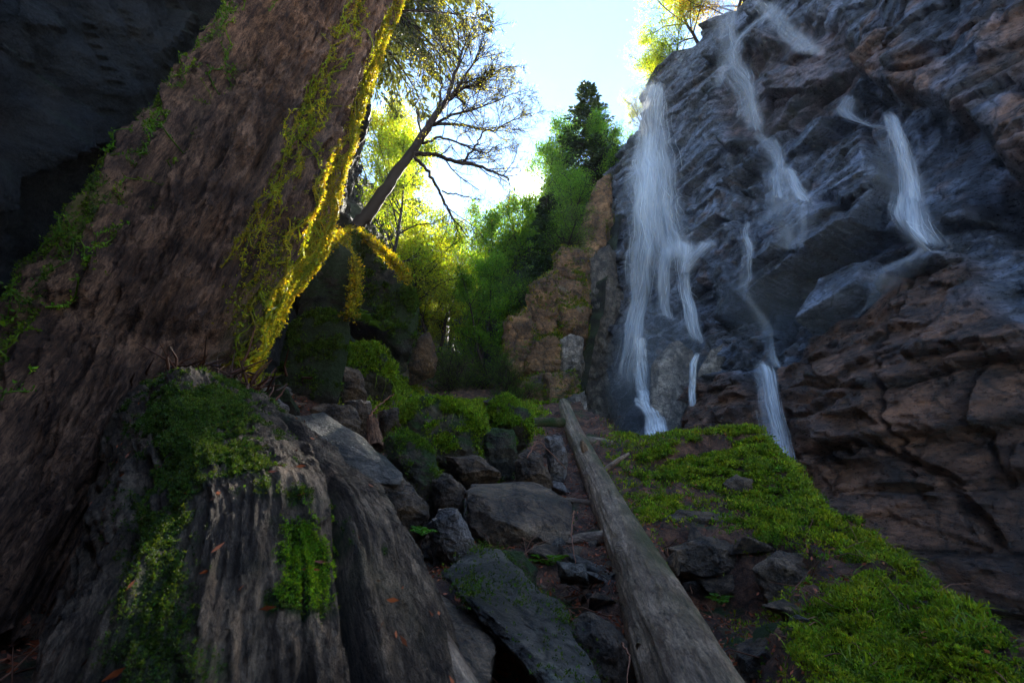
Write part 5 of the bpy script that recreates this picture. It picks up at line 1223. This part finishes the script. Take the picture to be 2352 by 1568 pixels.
# mossy roots running down from its foot over the rocks
for pts, lb in ((((812, 530, 8.9), (790, 560, 7.6), (815, 610, 6.9), (820, 660, 6.75), (805, 720, 6.4)), 'mossy root tinted sunlit yellow hanging down the dark overhanging rock'), (((815, 528, 8.9), (860, 560, 7.6), (905, 600, 7.3), (935, 640, 7.4)), 'mossy root tinted sunlit yellow spreading right from the leaning tree'), (((800, 535, 8.6), (765, 545, 6.8), (720, 600, 6.4)), 'short mossy root running left from the leaning tree')):
    q = L3(*pts); mb = MB(); mb.tube(q, np.linspace(.07, .03, len(q)), 7, np.array([.6, .5, .2]), rough=.2)
    ii = rng.integers(0, len(q), 900); sprigs(mb, q[ii] + rng.normal(size=(900, 3)) * .05, np.tile([0, -.3, .2], (900, 1)), .05, 4, .1, 1.0, (1.2, 1.0, .5), .4, rng)
    tag(mb.build('tree_root', M['sunmoss']), lb, 'root')  # roots share the moss colour that imitates sunlight
# ------------------------------------------------------------------ falling water: bundles of fine strands over the rock
WR = np.random.default_rng(91)
def sheet(mb, pts, off, br, seed, edge=.55, fine=1.0, wide=1.0):
    """a veil over the rock whose water content varies in streaks along the flow"""
    pts = np.array(pts, float) * np.array([1, 1, wide])
    seg = np.r_[0, np.cumsum(np.hypot(*np.diff(pts[:, :2], axis=0).T))]; T_ = seg / seg[-1]
    nt_ = int(max(24, seg[-1] / 4)); nw = int(max(24, pts[:, 2].max() * 2 / 1.3))
    t = np.linspace(0, 1, nt_); a = np.linspace(-1, 1, nw)
    cx = np.interp(t, T_, pts[:, 0]); cy = np.interp(t, T_, pts[:, 1]); hw = np.interp(t, T_, pts[:, 2])
    ker = np.ones(9) / 9
    if nt_ > 30: hw = np.convolve(np.pad(hw, 4, mode='edge'), ker, 'valid'); cx = np.convolve(np.pad(cx, 4, mode='reflect', reflect_type='odd'), ker, 'valid')
    X = cx[:, None] + hw[:, None] * a[None]; Y_ = np.repeat(cy[:, None], nw, 1)
    q = cliff_fit(X.ravel(), np.maximum(Y_.ravel(), 0)); P = cliff_on(q, 0); h = ((P - CA) @ CN).reshape(nt_, nw)
    r = 8
    hm = np.max(np.stack([np.roll(np.pad(h, ((r, r), (0, 0)), mode='edge'), k, 0)[r:-r] for k in range(-r, r + 1)]), 0)
    for _ in range(5):
        hm = sum(np.roll(np.pad(hm, ((4, 4), (0, 0)), mode='edge'), k, 0)[4:-4] for k in range(-4, 5)) / 9; hm = np.maximum(hm, h)
        hm = sum(np.roll(np.pad(hm, ((0, 0), (1, 1)), mode='edge'), k, 1)[:, 1:-1] for k in (-1, 0, 1)) / 3
    lat = (X - cx[:, None]); al = np.repeat((t * seg[-1])[:, None], nw, 1)
    g3_ = np.stack([lat.ravel() / 5.0 * fine, al.ravel() / 150 + seed * 3.7, np.zeros(lat.size)], -1)
    s1 = fbm(g3_, 4, seed, .6); s2 = fbm(g3_ * np.array([.22, .8, 1]) + 5, 3, seed + 3)
    P = P + ((hm - h).ravel() + off + .12 * s2)[:, None] * CN
    av = np.repeat(a[None], nt_, 0).ravel() + .25 * s2
    alpha = np.clip(.5 + 1.0 * s1 + .9 * s2, 0, 1) * (1 - sstep(1 - edge * 1.6, 1, np.abs(av)))
    tv = np.repeat(t[:, None], nw, 1).ravel()
    alpha *= sstep(0, .05, tv + .02 * s1) * sstep(0, .06, 1 - tv + .05 * s1)
    mb.add(P, gridfaces(nt_, nw), np.repeat(np.clip(alpha * br * 1.5, 0, 2.2)[:, None], 3, 1))
def fall(name_label, lines, cat='waterfall', group=None, splashes=()):
    """lines: list of (points (px,py,halfwidth px), strands, offset range m, radius m, brightness, jag)"""
    mb = MB()
    for li, (pts, n, off, rad, br, jag) in enumerate(lines):
        for L_ in range(4): sheet(mb, pts, off[0] + (off[1] - off[0]) * L_ / 3.5, br * (1.25, 1.0, .7, .3)[L_], 700 + li * 7 + L_ + len(name_label), wide=(.85, 1.0, 1.2, 1.7)[L_])
        pts = np.array(pts, float)
        seg = np.r_[0, np.cumsum(np.hypot(*np.diff(pts[:, :2], axis=0).T))]; T_ = seg / seg[-1]
        for k in range(int(n * .3)):
            a = WR.beta(1.6, 1.6) * 2 - 1
            t0 = WR.uniform(0, .85); t1 = min(1, t0 + WR.uniform(.1, .4))
            m = max(6, int(seg[-1] * (t1 - t0) / 10)); t = np.linspace(t0, t1, m)
            cx = np.interp(t, T_, pts[:, 0]); cy = np.interp(t, T_, pts[:, 1]); hw = np.interp(t, T_, pts[:, 2])
            q = cliff_fit(cx + hw * (a + jag * np.cumsum(WR.normal(size=m)) * .03), cy)
            of = WR.uniform(*off); P = cliff_on(q, 0); hgt = (P - CA) @ CN
            hs = np.array([hgt[max(0, i - 3):i + 4].max() for i in range(m)])
            if m > 8: hs = np.convolve(np.pad(hs, 2, mode='edge'), np.ones(5) / 5, 'valid')
            P = P + (hs - hgt + of)[:, None] * CN
            w_ = rad * .36 * np.linalg.norm(P.mean(0) - CAM) / 10 * WR.uniform(.4, 1.4)
            prof = np.clip(np.minimum(np.linspace(0, 3, m), np.linspace(3, 0, m)), 0, 1)
            mb.tube(P, w_ * (.3 + .7 * prof), 3, np.ones(3) * br * WR.uniform(.5, 1.8)); mb.T[-1] = mb.T[-1] * np.repeat(prof, 3)[:, None]
    for a_ in splashes: splash(mb, *a_)
    V = np.concatenate(mb.V); b = [V[:, 0].mean(), V[:, 1].mean(), V[:, 2].min()]
    o = mb.build('waterfall', M['water'], loc=b); return tag(o, name_label, cat, group)
def splash(mb, px, py, spread, n, size, off, up=1.0):
    """arcs of broken water thrown off a landing place"""
    n = n * 5
    q = cliff_fit(px + WR.normal(size=n) * spread, py + WR.normal(size=n) * spread * .4 - np.abs(WR.normal(size=n)) * spread * .5)
    P = cliff_on(q, 0) + CN * (off * WR.uniform(.2, 2.2, n))[:, None] + WR.normal(size=(n, 3)) * .06
    mb.leaves(P, WR.uniform(.02, .07, n) * size, None, .9, np.ones((n, 3)) * WR.uniform(.08, .4, (n, 1)), rng=WR)
fall('tall main white waterfall dropping from the cliff rim and splitting in three', [
 ([(1527, 192, 18), (1520, 275, 42), (1522, 340, 52), (1530, 440, 64), (1545, 540, 76), (1560, 610, 84)], 620, (.05, .5), .011, .62, 1.0),
 ([(1515, 300, 20), (1512, 420, 28), (1508, 540, 30), (1502, 620, 26), (1490, 720, 20), (1482, 820, 18), (1480, 910, 20)], 330, (.1, .6), .010, .7, .6),
 ([(1590, 560, 30), (1592, 610, 20), (1600, 680, 14), (1612, 760, 15), (1622, 795, 16)], 130, (.05, .4), .012, .9, .8),
 ([(1560, 575, 22), (1545, 610, 22), (1546, 660, 14), (1550, 740, 12)], 70, (.05, .3), .011, .7, .8),
 ([(1640, 560, 30), (1610, 600, 22), (1598, 640, 14)], 60, (.05, .3), .012, .7, .8)], splashes=((1485, 905, 26, 260, .7, .3), (1560, 590, 34, 160, .6, .2), (1620, 795, 16, 120, .5, .3), (1548, 745, 12, 50, .4, .2)))
def fall3(label, lines, sprays=()):
    """free water in front of the blocks: lines of (px, py, halfwidth px, distance m)"""
    mb = MB()
    for li, (pts, br) in enumerate(lines):
        pts = np.array(pts, float); seg = np.r_[0, np.cumsum(np.hypot(*np.diff(pts[:, :2], axis=0).T))]; T_ = seg / seg[-1]
        for L_ in range(4):
            nt_, nw = int(seg[-1] / 2.5), int(max(20, pts[:, 2].max() * 1.8)); t = np.linspace(0, 1, nt_); a = np.linspace(-1, 1, nw)
            X0, Y0, HW, D0 = [np.interp(t, T_, pts[:, k]) for k in range(4)]
            lat = HW[:, None] * a[None]; al = np.repeat((t * seg[-1])[:, None], nw, 1)
            g_ = np.stack([lat.ravel() / 4, al.ravel() / 45 + L_ * 4 + li, np.zeros(lat.size)], -1); s1 = fbm(g_, 4, 900 + L_ + li * 5, .6); s2 = fbm(g_ * np.array([.3, 1.2, 1]), 3, 950 + L_)
            P = at((X0[:, None] + lat).ravel(), np.repeat(Y0[:, None], nw, 1).ravel(), np.repeat(D0[:, None], nw, 1).ravel() - .07 * L_ - .12 * (1 - np.repeat(a[None], nt_, 0).ravel() ** 2) + .05 * s2)
            av = np.abs(np.repeat(a[None], nt_, 0).ravel()) + .3 * s2; tv = np.repeat(t[:, None], nw, 1).ravel()
            alpha = np.clip(.45 + 1.3 * s1 + .9 * s2, 0, 1) * (1 - sstep(.55, 1, av)) * sstep(0, .08, tv + .04 * s1) * sstep(0, .1, 1 - tv + .08 * s1)
            mb.add(P, gridfaces(nt_, nw), np.repeat(np.clip(alpha * br, 0, 1.6)[:, None], 3, 1))
    for (px, py, Y, sp, n) in sprays:
        P = at(px + WR.normal(size=n) * sp, py - np.abs(WR.normal(size=n)) * sp * .7, Y - np.abs(WR.normal(size=n)) * .25)
        mb.leaves(P, WR.uniform(.015, .05, n), None, .9, np.ones((n, 3)) * WR.uniform(.1, .4, (n, 1)), rng=WR)
    V = np.concatenate(mb.V); o = mb.build('waterfall', M['water'], loc=[V[:, 0].mean(), V[:, 1].mean(), V[:, 2].min()]); return tag(o, label, 'waterfall')
fall3('low foaming cascade where the main fall reaches the rocks', [([(1478, 890, 12, 12.4), (1488, 925, 20, 12.0), (1505, 965, 26, 11.5), (1516, 1050, 50, 10.9)], 1.5), ([(1462, 912, 8, 12.2), (1478, 930, 22, 11.9), (1500, 950, 24, 11.6)], .7), ([(1470, 770, 16, 12.7), (1472, 850, 20, 12.6), (1480, 915, 18, 12.3)], .8)], ((1512, 1020, 10.9, 30, 900), (1485, 925, 11.9, 20, 500)))
fall3('small narrow fall between the two dark blocks at the base', [([(1604, 808, 7, 10.95), (1592, 835, 10, 10.9), (1589, 900, 10, 10.85), (1592, 960, 9, 10.8), (1597, 1015, 12, 10.75)], 1.3)], ((1597, 1000, 10.7, 12, 260),))
fall('slanting fall with separate white strands on the right of the cliff', [([(2062, 275, 12), (2070, 315, 22), (2085, 380, 40), (2105, 460, 46), (2140, 540, 46), (2165, 590, 48)], 170, (.05, .3), .007, .8, .9), ([(2066, 270, 8), (2078, 330, 14), (2100, 400, 16), (2128, 480, 14)], 60, (.1, .3), .009, 1.0, .7)], splashes=((2150, 590, 36, 220, .4, .1),))
fall('lower right fall pouring down past the end of the green mound', [([(1797, 845, 14), (1796, 880, 20), (1805, 940, 24), (1822, 1020, 26), (1842, 1090, 28), (1862, 1160, 32)], 200, (.1, .4), .008, .85, .9)])
fall('thin veil of spray at the very top of the cliff', [([(1690, 10, 24), (1705, 80, 32), (1722, 160, 36), (1742, 240, 34), (1765, 320, 36)], 210, (.1, .6), .007, .35, .6), ([(1770, 10, 24), (1800, 50, 36), (1850, 100, 40), (1890, 140, 50)], 90, (.05, .3), .006, .3, 1.2), ([(1790, 45, 10), (1740, 110, 14), (1690, 160, 14), (1650, 205, 10)], 60, (.03, .2), .009, .35, .4)])
VEILS = {'fan': [([(1765, 320, 20), (1790, 345, 18), (1806, 388, 20)], 0, (.03, .2), .005, .22, 1), ([(1820, 460, 50), (1795, 495, 34), (1752, 528, 12)], 0, (.03, .2), .005, .22, 1), ([(1766, 665, 14), (1782, 720, 10), (1796, 800, 8), (1797, 850, 12)], 0, (.03, .2), .005, .35, 1), ([(1830, 470, 60), (1850, 530, 70), (1880, 600, 60)], 0, (.02, .15), .005, .16, 1)]}
fall('fan shaped trickle spreading over ledges in the middle of the cliff', [([(1800, 330, 14), (1808, 385, 20), (1815, 410, 44), (1820, 470, 56)], 110, (.03, .25), .008, .45, 1.2), ([(1745, 520, 6), (1748, 570, 10), (1755, 620, 14), (1768, 670, 20)], 50, (.03, .2), .006, .7, .9), ([(1838, 400, 10), (1850, 440, 14), (1862, 470, 20)], 30, (.03, .2), .006, .7, 1.)] + VEILS['fan'])
fall('short white cascade under the big upper right block', [([(1985, 240, 10), (1965, 270, 22), (1975, 285, 26), (2010, 292, 14), (2035, 290, 12)], 70, (.03, .25), .008, .6, 1.0)])
fall('wet trickle running over the pale slabs below the right hand fall', [([(2165, 590, 40), (2130, 610, 40), (2060, 640, 40)], 10, (.03, .15), .006, .18, .8), ([(2060, 640, 40), (2010, 690, 24), (1960, 730, 12)], 4, (.03, .15), .006, .12, .8)])
# ------------------------------------------------------------------ the air of the gorge
bm = bmesh.new(); bmesh.ops.create_cube(bm, size=1)
me = bpy.data.meshes.new('haze'); bm.to_mesh(me); bm.free()
hz = bpy.data.objects.new('haze', me); LINK(hz); hz.scale = (110, 120, 56); hz.location = (0, 22, 23.5)
tag(hz, 'thin pale haze hanging in the gorge towards the sun', 'haze', kind='stuff')
m = bpy.data.materials.new('haze_air'); m.use_nodes = True; nt = m.node_tree; nt.nodes.clear(); out = nt.nodes.new('ShaderNodeOutputMaterial')
pv = nt.nodes.new('ShaderNodeVolumePrincipled'); pv.inputs['Density'].default_value = .0005; pv.inputs['Anisotropy'].default_value = .25; pv.inputs['Color'].default_value = (.9, .93, 1, 1)
nt.links.new(pv.outputs[0], out.inputs['Volume']); me.materials.append(m)

# soft spray hanging round the foot of the main fall and over the middle ledges
m = bpy.data.materials.new('spray_air'); m.use_nodes = True; nt = m.node_tree; nt.nodes.clear(); out = nt.nodes.new('ShaderNodeOutputMaterial')
pv = nt.nodes.new('ShaderNodeVolumePrincipled'); pv.inputs['Density'].default_value = .075; pv.inputs['Color'].default_value = (.93, .96, 1, 1); nt.links.new(pv.outputs[0], out.inputs['Volume'])
for (px, py, Y, rx, ry, rz, lb) in ((1515, 880, 12.2, 1.5, 1.4, 2.6, 'pale veil of spray drifting round the foot of the main fall'), (1545, 620, 14.6, 1.7, 1.4, 2.6, 'soft spray where the main fall breaks on its hump'), (1780, 690, 9.4, 1.3, .9, 1.0, 'thin spray above the blocks in the middle of the cliff')):
    bm = bmesh.new(); bmesh.ops.create_icosphere(bm, subdivisions=4, radius=1); me = bpy.data.meshes.new('mist'); bm.to_mesh(me); bm.free(); me.materials.append(m)
    o = bpy.data.objects.new('mist', me); LINK(o); o.location = [float(v) for v in at(px, py, Y)]; o.scale = (rx, ry, rz); tag(o, lb, 'mist', kind='stuff')
